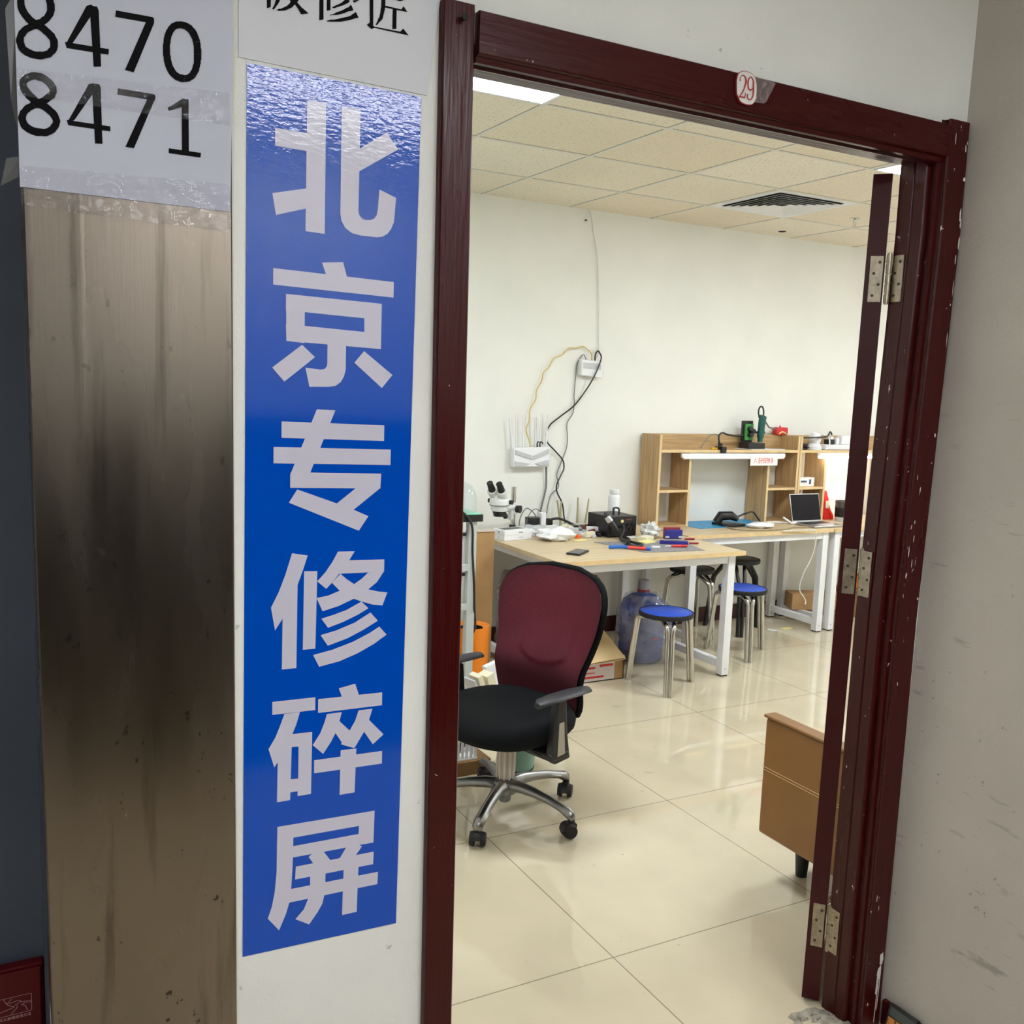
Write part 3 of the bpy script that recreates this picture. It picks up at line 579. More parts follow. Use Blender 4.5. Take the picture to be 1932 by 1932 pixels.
DIG=[[[[690,20900],[680,20900],[640,20800],[680,20800]],[[680,20900],[660,20910],[610,20810],[640,20800]],[[660,20910],[640,20920],[580,20830],[610,20810]],[[640,20920],[620,20940],[550,20850],[580,20830]],[[620,20940],[600,20960],[530,20880],[550,20850]],[[600,20960],[580,20980],[510,20900],[530,20880]],[[580,20980],[570,21000],[490,20930],[510,20900]],[[570,21000],[560,21020],[470,20960],[490,20930]],[[560,21020],[550,21040],[460,20990],[470,20960]],[[550,21040],[540,21070],[450,21030],[460,20990]],[[540,21070],[540,21090],[450,21060],[450,21030]],[[540,21090],[540,21110],[450,21090],[450,21060]],[[540,21110],[540,21130],[450,21130],[450,21090]],[[540,21130],[550,21150],[460,21160],[450,21130]],[[550,21150],[550,21170],[470,21210],[460,21160]],[[550,21170],[560,21190],[500,21240],[470,21210]],[[560,21190],[580,21200],[540,21280],[500,21240]],[[580,21200],[610,21230],[580,21310],[540,21280]],[[610,21230],[640,21240],[620,21340],[580,21310]],[[640,21240],[670,21260],[670,21350],[620,21340]],[[670,21260],[700,21260],[710,21360],[670,21350]],[[700,21260],[720,21260],[760,21360],[710,21360]],[[720,21260],[750,21250],[800,21350],[760,21360]],[[750,21250],[770,21240],[830,21330],[800,21350]],[[770,21240],[780,21230],[860,21300],[830,21330]],[[780,21230],[800,21200],[880,21260],[860,21300]],[[800,21200],[810,21170],[900,21230],[880,21260]],[[810,21170],[820,21140],[910,21190],[900,21230]],[[820,21140],[820,21120],[920,21150],[910,21190]],[[820,21120],[820,21090],[920,21110],[920,21150]],[[820,21090],[820,21070],[920,21070],[920,21110]],[[820,21070],[820,21050],[910,21040],[920,21070]],[[820,21050],[810,21030],[900,21000],[910,21040]],[[810,21030],[800,21010],[880,20970],[900,21000]],[[800,21010],[790,20990],[860,20940],[880,20970]],[[790,20990],[780,20970],[840,20910],[860,20940]],[[780,20970],[750,20950],[810,20880],[840,20910]],[[750,20950],[730,20920],[770,20840],[810,20880]],[[730,20920],[700,20910],[730,20820],[770,20840]],[[700,20910],[690,20900],[680,20800],[730,20820]],[[690,20880],[640,20870],[660,20770],[680,20780]],[[640,20870],[600,20840],[640,20760],[660,20770]],[[600,20840],[560,20810],[610,20740],[640,20760]],[[560,20810],[530,20790],[580,20720],[610,20740]],[[530,20790],[500,20760],[560,20700],[580,20720]],[[500,20760],[480,20730],[550,20680],[560,20700]],[[480,20730],[460,20710],[540,20660],[550,20680]],[[460,20710],[450,20680],[530,20650],[540,20660]],[[450,20680],[440,20650],[520,20630],[530,20650]],[[440,20650],[430,20620],[520,20620],[520,20630]],[[430,20620],[420,20590],[520,20600],[520,20620]],[[420,20590],[420,20560],[520,20590],[520,20600]],[[420,20560],[430,20530],[520,20570],[520,20590]],[[430,20530],[440,20500],[530,20550],[520,20570]],[[440,20500],[450,20470],[530,20540],[530,20550]],[[450,20470],[470,20440],[540,20520],[530,20540]],[[470,20440],[500,20420],[560,20510],[540,20520]],[[500,20420],[530,20400],[580,20500],[560,20510]],[[530,20400],[570,20390],[610,20490],[580,20500]],[[570,20390],[600,20380],[640,20480],[610,20490]],[[600,20380],[640,20380],[660,20480],[640,20480]],[[640,20380],[680,20380],[690,20480],[660,20480]],[[680,20380],[720,20380],[720,20490],[690,20480]],[[720,20380],[750,20390],[750,20490],[720,20490]],[[750,20390],[790,20410],[770,20500],[750,20490]],[[790,20410],[820,20420],[790,20510],[770,20500]],[[820,20420],[860,20440],[810,20520],[790,20510]],[[860,20440],[880,20470],[820,20540],[810,20520]],[[880,20470],[910,20500],[830,20550],[820,20540]],[[910,20500],[930,20530],[840,20560],[830,20550]],[[930,20530],[940,20560],[850,20580],[840,20560]],[[940,20560],[950,20600],[850,20590],[850,20580]],[[950,20600],[950,20630],[850,20610],[850,20590]],[[950,20630],[950,20670],[850,20630],[850,20610]],[[950,20670],[940,20700],[850,20650],[850,20630]],[[940,20700],[920,20730],[840,20670],[850,20650]],[[920,20730],[910,20760],[830,20680],[840,20670]],[[910,20760],[880,20780],[810,20700],[830,20680]],[[880,20780],[860,20800],[790,20720],[810,20700]],[[860,20800],[830,20820],[770,20730],[790,20720]],[[830,20820],[810,20840],[750,20750],[770,20730]],[[810,20840],[770,20860],[720,20770],[750,20750]],[[770,20860],[740,20880],[700,20780],[720,20770]],[[740,20880],[690,20880],[680,20780],[700,20780]],[[1330,21220],[1390,21250],[1460,21220],[1140,20680],[1050,20650]],[[1040,20680],[1620,20690],[1610,20610],[1060,20600]],[[1370,21230],[1470,21240],[1490,21190],[1510,20430],[1410,20410]],[[1720,21240],[2220,21250],[2240,21230],[2230,21160],[1710,21150]],[[2130,21170],[2240,21240],[2240,21170],[1950,20430],[1830,20440]],[[2800,20840],[2800,20820],[2910,20840],[2910,20860]],[[2800,20820],[2800,20800],[2910,20820],[2910,20840]],[[2800,20800],[2800,20790],[2910,20800],[2910,20820]],[[2800,20790],[2800,20770],[2910,20780],[2910,20800]],[[2800,20770],[2800,20760],[2900,20770],[2910,20780]],[[2800,20760],[2800,20740],[2900,20750],[2900,20770]],[[2800,20740],[2800,20730],[2900,20730],[2900,20750]],[[2800,20730],[2800,20710],[2900,20720],[2900,20730]],[[2800,20710],[2790,20700],[2890,20700],[2900,20720]],[[2790,20700],[2790,20690],[2890,20690],[2890,20700]],[[2790,20690],[2790,20680],[2890,20670],[2890,20690]],[[2790,20680],[2780,20670],[2880,20660],[2890,20670]],[[2780,20670],[2780,20650],[2880,20640],[2880,20660]],[[2780,20650],[2780,20640],[2880,20630],[2880,20640]],[[2780,20640],[2770,20630],[2870,20610],[2880,20630]],[[2770,20630],[2770,20620],[2870,20600],[2870,20610]],[[2770,20620],[2770,20610],[2860,20590],[2870,20600]],[[2770,20610],[2760,20600],[2850,20570],[2860,20590]],[[2760,20600],[2760,20600],[2850,20560],[2850,20570]],[[2760,20600],[2750,20590],[2840,20550],[2850,20560]],[[2750,20590],[2750,20580],[2830,20540],[2840,20550]],[[2750,20580],[2740,20570],[2830,20530],[2830,20540]],[[2740,20570],[2740,20570],[2820,20510],[2830,20530]],[[2740,20570],[2740,20560],[2810,20500],[2820,20510]],[[2740,20560],[2730,20550],[2800,20490],[2810,20500]],[[2730,20550],[2730,20550],[2790,20480],[2800,20490]],[[2730,20550],[2720,20550],[2780,20470],[2790,20480]],[[2720,20550],[2720,20540],[2770,20470],[2780,20470]],[[2720,20540],[2710,20540],[2760,20460],[2770,20470]],[[2710,20540],[2710,20530],[2750,20450],[2760,20460]],[[2710,20530],[2700,20530],[2740,20440],[2750,20450]],[[2700,20530],[2700,20530],[2730,20440],[2740,20440]],[[2700,20530],[2690,20530],[2720,20430],[2730,20440]],[[2690,20530],[2690,20520],[2700,20430],[2720,20430]],[[2690,20520],[2680,20520],[2690,20420],[2700,20430]],[[2680,20520],[2670,20520],[2680,20420],[2690,20420]],[[2670,20520],[2670,20520],[2660,20420],[2680,20420]],[[2670,20520],[2660,20520],[2650,20410],[2660,20420]],[[2660,20520],[2650,20520],[2630,20410],[2650,20410]],[[2650,20520],[2640,20520],[2620,20410],[2630,20410]],[[2640,20520],[2630,20520],[2610,20410],[2620,20410]],[[2630,20520],[2620,20520],[2590,20410],[2610,20410]],[[2620,20520],[2610,20520],[2580,20420],[2590,20410]],[[2610,20520],[2600,20520],[2570,20420],[2580,20420]],[[2600,20520],[2590,20520],[2550,20420],[2570,20420]],[[2590,20520],[2590,20520],[2540,20420],[2550,20420]],[[2590,20520],[2580,20530],[2530,20430],[2540,20420]],[[2580,20530],[2580,20530],[2520,20430],[2530,20430]],[[2580,20530],[2570,20530],[2510,20440],[2520,20430]],[[2570,20530],[2560,20540],[2500,20450],[2510,20440]],[[2560,20540],[2560,20540],[2490,20450],[2500,20450]],[[2560,20540],[2550,20540],[2480,20460],[2490,20450]],[[2550,20540],[2550,20550],[2470,20470],[2480,20460]],[[2550,20550],[2540,20550],[2460,20480],[2470,20470]],[[2540,20550],[2540,20560],[2450,20480],[2460,20480]],[[2540,20560],[2530,20570],[2450,20490],[2450,20480]],[[2530,20570],[2530,20570],[2440,20500],[2450,20490]],[[2530,20570],[2520,20580],[2430,20510],[2440,20500]],[[2520,20580],[2520,20590],[2430,20520],[2430,20510]],[[2520,20590],[2510,20600],[2420,20530],[2430,20520]],[[2510,20600],[2510,20600],[2410,20550],[2420,20530]],[[2510,20600],[2500,20610],[2410,20560],[2410,20550]],[[2500,20610],[2500,20620],[2400,20570],[2410,20560]],[[2500,20620],[2490,20630],[2400,20580],[2400,20570]],[[2490,20630],[2490,20640],[2390,20590],[2400,20580]],[[2490,20640],[2490,20650],[2390,20610],[2390,20590]],[[2490,20650],[2480,20670],[2380,20620],[2390,20610]],[[2480,20670],[2480,20680],[2380,20630],[2380,20620]],[[2480,20680],[2480,20690],[2380,20650],[2380,20630]],[[2480,20690],[2470,20700],[2370,20660],[2380,20650]],[[2470,20700],[2470,20710],[2370,20680],[2370,20660]],[[2470,20710],[2470,20730],[2370,20690],[2370,20680]],[[2470,20730],[2470,20740],[2370,20710],[2370,20690]],[[2470,20740],[2470,20750],[2370,20720],[2370,20710]],[[2470,20750],[2460,20770],[2360,20740],[2370,20720]],[[2460,20770],[2460,20780],[2360,20760],[2360,20740]],[[2460,20780],[2460,20800],[2360,20770],[2360,20760]],[[2460,20800],[2460,20810],[2360,20790],[2360,20770]],[[2460,20810],[2460,20830],[2360,20810],[2360,20790]],[[2460,20830],[2460,20850],[2360,20830],[2360,20810]],[[2460,20850],[2460,20870],[2360,20850],[2360,20830]],[[2460,20870],[2460,20880],[2360,20870],[2360,20850]],[[2460,20880],[2460,20900],[2360,20890],[2360,20870]],[[2460,20900],[2460,20920],[2360,20900],[2360,20890]],[[2460,20920],[2470,20930],[2370,20920],[2360,20900]],[[2470,20930],[2470,20940],[2370,20940],[2370,20920]],[[2470,20940],[2470,20960],[2370,20950],[2370,20940]],[[2470,20960],[2470,20970],[2370,20970],[2370,20950]],[[2470,20970],[2470,20980],[2370,20980],[2370,20970]],[[2470,20980],[2480,21000],[2380,21000],[2370,20980]],[[2480,21000],[2480,21010],[2380,21010],[2380,21000]],[[2480,21010],[2480,21020],[2380,21030],[2380,21010]],[[2480,21020],[2480,21030],[2390,21040],[2380,21030]],[[2480,21030],[2490,21040],[2390,21060],[2390,21040]],[[2490,21040],[2490,21050],[2400,21070],[2390,21060]],[[2490,21050],[2500,21060],[2400,21080],[2400,21070]],[[2500,21060],[2500,21070],[2410,21100],[2400,21080]],[[2500,21070],[2500,21080],[2410,21110],[2410,21100]],[[2500,21080],[2510,21090],[2420,21120],[2410,21110]],[[2510,21090],[2510,21100],[2430,21130],[2420,21120]],[[2510,21100],[2520,21100],[2430,21140],[2430,21130]],[[2520,21100],[2520,21110],[2440,21160],[2430,21140]],[[2520,21110],[2530,21120],[2450,21170],[2440,21160]],[[2530,21120],[2530,21120],[2460,21180],[2450,21170]],[[2530,21120],[2530,21130],[2470,21190],[2460,21180]],[[2530,21130],[2540,21130],[2470,21200],[2470,21190]],[[2540,21130],[2540,21140],[2480,21210],[2470,21200]],[[2540,21140],[2550,21140],[2490,21220],[2480,21210]],[[2550,21140],[2550,21150],[2500,21220],[2490,21220]],[[2550,21150],[2560,21150],[2510,21230],[2500,21220]],[[2560,21150],[2560,21150],[2530,21240],[2510,21230]],[[2560,21150],[2570,21160],[2540,21250],[2530,21240]],[[2570,21160],[2570,21160],[2550,21250],[2540,21250]],[[2570,21160],[2580,21160],[2560,21260],[2550,21250]],[[2580,21160],[2580,21160],[2570,21260],[2560,21260]],[[2580,21160],[2590,21160],[2590,21260],[2570,21260]],[[2590,21160],[2600,21170],[2600,21270],[2590,21260]],[[2600,21170],[2610,21170],[2620,21270],[2600,21270]],[[2610,21170],[2620,21170],[2630,21270],[2620,21270]],[[2620,21170],[2630,21170],[2640,21270],[2630,21270]],[[2630,21170],[2640,21170],[2660,21270],[2640,21270]],[[2640,21170],[2640,21170],[2670,21270],[2660,21270]],[[2640,21170],[2650,21170],[2690,21270],[2670,21270]],[[2650,21170],[2660,21170],[2700,21270],[2690,21270]],[[2660,21170],[2670,21170],[2710,21270],[2700,21270]],[[2670,21170],[2680,21160],[2720,21260],[2710,21270]],[[2680,21160],[2680,21160],[2730,21260],[2720,21260]],[[2680,21160],[2690,21160],[2750,21250],[2730,21260]],[[2690,21160],[2690,21160],[2760,21250],[2750,21250]],[[2690,21160],[2700,21150],[2770,21240],[2760,21250]],[[2700,21150],[2710,21150],[2780,21240],[2770,21240]],[[2710,21150],[2710,21140],[2780,21230],[2780,21240]],[[2710,21140],[2720,21140],[2790,21220],[2780,21230]],[[2720,21140],[2720,21130],[2800,21210],[2790,21220]],[[2720,21130],[2730,21130],[2810,21210],[2800,21210]],[[2730,21130],[2730,21120],[2820,21200],[2810,21210]],[[2730,21120],[2740,21120],[2830,21190],[2820,21200]],[[2740,21120],[2740,21110],[2830,21180],[2830,21190]],[[2740,21110],[2750,21100],[2840,21170],[2830,21180]],[[2750,21100],[2750,21090],[2850,21160],[2840,21170]],[[2750,21090],[2760,21080],[2850,21150],[2850,21160]],[[2760,21080],[2760,21070],[2860,21130],[2850,21150]],[[2760,21070],[2770,21070],[2860,21120],[2860,21130]],[[2770,21070],[2770,21060],[2870,21110],[2860,21120]],[[2770,21060],[2780,21050],[2870,21100],[2870,21110]],[[2780,21050],[2780,21030],[2880,21080],[2870,21100]],[[2780,21030],[2780,21020],[2880,21070],[2880,21080]],[[2780,21020],[2790,21010],[2890,21060],[2880,21070]],[[2790,21010],[2790,21000],[2890,21040],[2890,21060]],[[2790,21000],[2790,20990],[2890,21030],[2890,21040]],[[2790,20990],[2790,20980],[2900,21010],[2890,21030]],[[2790,20980],[2800,20960],[2900,21000],[2900,21010]],[[2800,20960],[2800,20950],[2900,20980],[2900,21000]],[[2800,20950],[2800,20940],[2900,20970],[2900,20980]],[[2800,20940],[2800,20920],[2900,20950],[2900,20970]],[[2800,20920],[2800,20910],[2910,20930],[2900,20950]],[[2800,20910],[2800,20890],[2910,20910],[2910,20930]],[[2800,20890],[2800,20870],[2910,20900],[2910,20910]],[[2800,20870],[2800,20860],[2910,20880],[2910,20900]],[[2800,20860],[2800,20840],[2910,20860],[2910,20880]]],[[[690,19850],[680,19850],[640,19750],[690,19750]],[[680,19850],[670,19860],[610,19770],[640,19750]],[[670,19860],[650,19880],[580,19790],[610,19770]],[[650,19880],[630,19900],[560,19810],[580,19790]],[[630,19900],[610,19910],[530,19830],[560,19810]],[[610,19910],[590,19940],[510,19860],[530,19830]],[[590,19940],[570,19960],[490,19880],[510,19860]],[[570,19960],[560,19970],[470,19910],[490,19880]],[[560,19970],[550,19990],[460,19930],[470,19910]],[[550,19990],[540,20000],[450,19960],[460,19930]],[[540,20000],[540,20010],[450,19980],[450,19960]],[[540,20010],[540,20020],[450,20010],[450,19980]],[[540,20020],[540,20030],[450,20040],[450,20010]],[[540,20030],[550,20040],[460,20070],[450,20040]],[[550,20040],[550,20050],[480,20100],[460,20070]],[[550,20050],[560,20050],[510,20130],[480,20100]],[[560,20050],[580,20070],[530,20150],[510,20130]],[[580,20070],[600,20080],[570,20170],[530,20150]],[[600,20080],[620,20090],[600,20190],[570,20170]],[[620,20090],[640,20100],[640,20200],[600,20190]],[[640,20100],[660,20100],[690,20200],[640,20200]],[[660,20100],[690,20090],[730,20200],[690,20200]],[[690,20090],[720,20090],[760,20190],[730,20200]],[[720,20090],[750,20080],[800,20170],[760,20190]],[[750,20080],[770,20060],[830,20150],[800,20170]],[[770,20060],[790,20050],[860,20130],[830,20150]],[[790,20050],[800,20030],[880,20110],[860,20130]],[[800,20030],[820,20010],[900,20080],[880,20110]],[[820,20010],[820,20000],[920,20050],[900,20080]],[[820,20000],[830,19990],[920,20020],[920,20050]],[[830,19990],[830,19980],[920,19990],[920,20020]],[[830,19980],[830,19970],[920,19960],[920,19990]],[[830,19970],[820,19960],[900,19920],[920,19960]],[[820,19960],[810,19950],[890,19890],[900,19920]],[[810,19950],[800,19940],[860,19870],[890,19890]],[[800,19940],[780,19920],[840,19850],[860,19870]],[[780,19920],[760,19900],[810,19820],[840,19850]],[[760,19900],[730,19870],[770,19790],[810,19820]],[[730,19870],[710,19860],[730,19760],[770,19790]],[[710,19860],[690,19850],[690,19750],[730,19760]],[[690,19830],[650,19820],[660,19720],[680,19720]],[[650,19820],[600,19800],[640,19710],[660,19720]],[[600,19800],[570,19770],[610,19690],[640,19710]],[[570,19770],[540,19750],[580,19670],[610,19690]],[[540,19750],[510,19730],[570,19650],[580,19670]],[[510,19730],[490,19700],[550,19640],[570,19650]],[[490,19700],[470,19670],[540,19620],[550,19640]],[[470,19670],[450,19650],[530,19610],[540,19620]],[[450,19650],[440,19620],[530,19590],[530,19610]],[[440,19620],[430,19590],[520,19580],[530,19590]],[[430,19590],[420,19560],[520,19570],[520,19580]],[[420,19560],[420,19530],[520,19550],[520,19570]],[[420,19530],[430,19500],[520,19540],[520,19550]],[[430,19500],[440,19470],[530,19520],[520,19540]],[[440,19470],[450,19440],[530,19510],[530,19520]],[[450,19440],[470,19410],[550,19490],[530,19510]],[[470,19410],[500,19390],[560,19480],[550,19490]],[[500,19390],[530,19370],[580,19470],[560,19480]],[[530,19370],[560,19360],[600,19460],[580,19470]],[[560,19360],[590,19350],[630,19450],[600,19460]],[[590,19350],[630,19340],[650,19450],[630,19450]],[[630,19340],[670,19340],[690,19450],[650,19450]],[[670,19340],[710,19350],[720,19450],[690,19450]],[[710,19350],[750,19350],[750,19450],[720,19450]],[[750,19350],[790,19360],[770,19460],[750,19450]],[[790,19360],[820,19380],[790,19470],[770,19460]],[[820,19380],[850,19400],[800,19480],[790,19470]],[[850,19400],[880,19420],[820,19490],[800,19480]],[[880,19420],[900,19450],[830,19510],[820,19490]],[[900,19450],[920,19480],[840,19530],[830,19510]],[[920,19480],[940,19510],[850,19540],[840,19530]],[[940,19510],[950,19550],[860,19560],[850,19540]],[[950,19550],[960,19590],[860,19570],[860,19560]],[[960,19590],[950,19620],[860,19590],[860,19570]],[[950,19620],[940,19650],[850,19600],[860,19590]],[[940,19650],[930,19680],[840,19620],[850,19600]],[[930,19680],[910,19710],[830,19630],[840,19620]],[[910,19710],[890,19730],[820,19650],[830,19630]],[[890,19730],[860,19750],[800,19660],[820,19650]],[[860,19750],[840,19770],[780,19680],[800,19660]],[[840,19770],[810,19790],[750,19700],[780,19680]],[[810,19790],[780,19810],[730,19710],[750,19700]],[[780,19810],[740,19820],[700,19720],[730,19710]],[[740,19820],[690,19830],[680,19720],[700,19720]],[[1340,20160],[1400,20180],[1470,20160],[1140,19630],[1050,19590]],[[1040,19620],[1620,19620],[1620,19550],[1060,19550]],[[1380,20180],[1480,20180],[1500,20140],[1510,19360],[1410,19350]],[[1730,20170],[2230,20170],[2250,20140],[2240,20080],[1720,20080]],[[2140,20100],[2250,20160],[2240,20100],[1940,19360],[1820,19360]],[[2620,20150],[2720,20180],[2720,19380],[2620,19390]],[[2420,20010],[2640,20180],[2720,20170],[2690,20110],[2660,20070],[2430,19960]],[[2430,19430],[2900,19430],[2890,19360],[2430,19360]]]]
POST=[[[[3890,22170],[3970,22180],[3960,21760],[3900,21730]],[[4000,21730],[4020,21750],[3990,21760],[3980,21740]],[[4020,21750],[4040,21780],[4010,21790],[3990,21760]],[[4040,21780],[4060,21810],[4020,21820],[4010,21790]],[[4060,21810],[4080,21840],[4030,21860],[4020,21820]],[[4080,21840],[4100,21880],[4040,21890],[4030,21860]],[[4100,21880],[4110,21910],[4050,21920],[4040,21890]],[[4110,21910],[4120,21950],[4060,21950],[4050,21920]],[[4120,21950],[4130,21990],[4060,21980],[4060,21950]],[[4130,21990],[4140,22050],[4070,22040],[4060,21980]],[[4140,22050],[4140,22120],[4070,22100],[4070,22040]],[[4140,22120],[4140,22180],[4070,22160],[4070,22100]],[[4140,22180],[4140,22220],[4070,22210],[4070,22160]],[[4060,21730],[4090,21730],[4080,21760],[4060,21740]],[[4090,21730],[4120,21740],[4120,21770],[4080,21760]],[[4120,21740],[4170,21750],[4150,21790],[4120,21770]],[[4170,21750],[4210,21770],[4180,21810],[4150,21790]],[[4210,21770],[4240,21790],[4210,21830],[4180,21810]],[[4240,21790],[4270,21810],[4230,21850],[4210,21830]],[[4270,21810],[4300,21830],[4250,21870],[4230,21850]],[[4300,21830],[4320,21860],[4270,21900],[4250,21870]],[[4320,21860],[4340,21880],[4290,21920],[4270,21900]],[[4340,21880],[4370,21910],[4310,21940],[4290,21920]],[[4370,21910],[4390,21940],[4320,21960],[4310,21940]],[[4390,21940],[4400,21970],[4330,21990],[4320,21960]],[[4400,21970],[4420,22020],[4340,22020],[4330,21990]],[[4420,22020],[4430,22060],[4350,22060],[4340,22020]],[[4430,22060],[4430,22110],[4360,22100],[4350,22060]],[[4430,22110],[4440,22130],[4360,22130],[4360,22100]],[[4310,21910],[4370,21920],[4440,21860],[4560,21790],[4440,21750],[4390,21820]],[[4330,21920],[4320,21930],[4270,21900],[4280,21890]],[[4320,21930],[4300,21950],[4260,21920],[4270,21900]],[[4300,21950],[4280,21980],[4240,21950],[4260,21920]],[[4280,21980],[4260,22000],[4220,21970],[4240,21950]],[[4260,22000],[4250,22030],[4210,22000],[4220,21970]],[[4250,22030],[4230,22050],[4200,22030],[4210,22000]],[[4230,22050],[4220,22080],[4180,22060],[4200,22030]],[[4220,22080],[4210,22100],[4180,22080],[4180,22060]]],[[[4730,22350],[4790,22360],[4800,21750],[4730,21720]],[[4850,22250],[4910,22260],[4910,21910],[4850,21890]],[[4940,21950],[4960,21950],[4950,21970],[4940,21960]],[[4960,21950],[4990,21960],[4980,21990],[4950,21970]],[[4990,21960],[5020,21980],[5010,22010],[4980,21990]],[[5020,21980],[5050,21990],[5030,22020],[5010,22010]],[[5050,21990],[5080,22010],[5060,22040],[5030,22020]],[[5080,22010],[5110,22020],[5090,22060],[5060,22040]],[[5110,22020],[5140,22040],[5110,22080],[5090,22060]],[[5140,22040],[5170,22060],[5130,22100],[5110,22080]],[[5170,22060],[5190,22070],[5150,22120],[5130,22100]],[[5190,22070],[5210,22090],[5160,22130],[5150,22120]],[[5210,22090],[5220,22100],[5170,22140],[5160,22130]],[[5220,22100],[5230,22110],[5170,22160],[5170,22140]],[[4900,21830],[4930,21840],[4930,21850],[4900,21840]],[[4930,21840],[4970,21850],[4970,21870],[4930,21850]],[[4970,21850],[5020,21860],[5010,21900],[4970,21870]],[[5020,21860],[5070,21880],[5050,21920],[5010,21900]],[[5070,21880],[5110,21900],[5090,21940],[5050,21920]],[[5110,21900],[5140,21910],[5120,21960],[5090,21940]],[[5140,21910],[5170,21930],[5150,21980],[5120,21960]],[[5170,21930],[5200,21950],[5170,22000],[5150,21980]],[[5200,21950],[5230,21960],[5200,22010],[5170,22000]],[[5230,21960],[5260,21970],[5220,22030],[5200,22010]],[[5260,21970],[5280,21980],[5230,22050],[5220,22030]],[[5280,21980],[5290,21990],[5250,22060],[5230,22050]],[[4850,21730],[4880,21730],[4880,21750],[4850,21740]],[[4880,21730],[4920,21740],[4920,21770],[4880,21750]],[[4920,21740],[4980,21750],[4970,21780],[4920,21770]],[[4980,21750],[5030,21760],[5020,21800],[4970,21780]],[[5030,21760],[5080,21770],[5070,21820],[5020,21800]],[[5080,21770],[5130,21790],[5120,21840],[5070,21820]],[[5130,21790],[5190,21810],[5170,21860],[5120,21840]],[[5190,21810],[5240,21830],[5220,21880],[5170,21860]],[[5240,21830],[5280,21850],[5250,21900],[5220,21880]],[[5280,21850],[5320,21870],[5280,21930],[5250,21900]],[[5320,21870],[5350,21880],[5310,21950],[5280,21930]],[[5350,21880],[5380,21890],[5330,21970],[5310,21950]],[[5270,22130],[5410,22180],[5300,22100]],[[4920,22150],[4950,22170],[4940,22190],[4910,22170]],[[4950,22170],[5010,22190],[5000,22220],[4940,22190]],[[5010,22190],[5070,22220],[5050,22250],[5000,22220]],[[5070,22220],[5120,22250],[5100,22290],[5050,22250]],[[5120,22250],[5180,22290],[5140,22330],[5100,22290]],[[5180,22290],[5230,22340],[5180,22380],[5140,22330]],[[5230,22340],[5270,22390],[5220,22420],[5180,22380]],[[5270,22390],[5300,22420],[5250,22450],[5220,22420]]],[[[5550,22530],[5620,22550],[5630,21790],[5570,21820]],[[5520,21810],[5560,21850],[5650,21810],[6100,21820],[6150,21880],[6250,21790],[5650,21790],[5600,21760]],[[5690,21840],[5710,21860],[5680,21870],[5670,21840]],[[5710,21860],[5730,21890],[5700,21900],[5680,21870]],[[5730,21890],[5760,21920],[5710,21940],[5700,21900]],[[5760,21920],[5790,21960],[5730,21970],[5710,21940]],[[5790,21960],[5800,22010],[5740,22010],[5730,21970]],[[5800,22010],[5810,22050],[5750,22050],[5740,22010]],[[5810,22050],[5820,22090],[5750,22090],[5750,22050]],[[5820,22090],[5830,22150],[5760,22140],[5750,22090]],[[5830,22150],[5830,22230],[5760,22210],[5760,22140]],[[5830,22230],[5830,22320],[5760,22300],[5760,22210]],[[5830,22320],[5820,22400],[5760,22380],[5760,22300]],[[5820,22400],[5820,22460],[5760,22440],[5760,22380]],[[5830,22170],[6110,22170],[6150,22230],[6220,22150],[5830,22140]],[[5960,22160],[6030,22170],[6030,21850],[5960,21830]],[[5990,22330],[6040,22320],[6160,22320],[6080,22290],[5820,22310]]]]
PLATE=[[13610,22120],[13610,22030],[13610,21970],[13590,21920],[13570,21880],[13540,21850],[13500,21820],[13450,21810],[13370,21800],[13290,21810],[13240,21820],[13190,21840],[13160,21880],[13130,21920],[13100,21960],[13090,22020],[13080,22120],[13070,22210],[13080,22270],[13090,22320],[13110,22360],[13150,22390],[13190,22410],[13240,22430],[13310,22430],[13390,22430],[13440,22420],[13490,22400],[13530,22370],[13560,22330],[13580,22280],[13600,22220]]
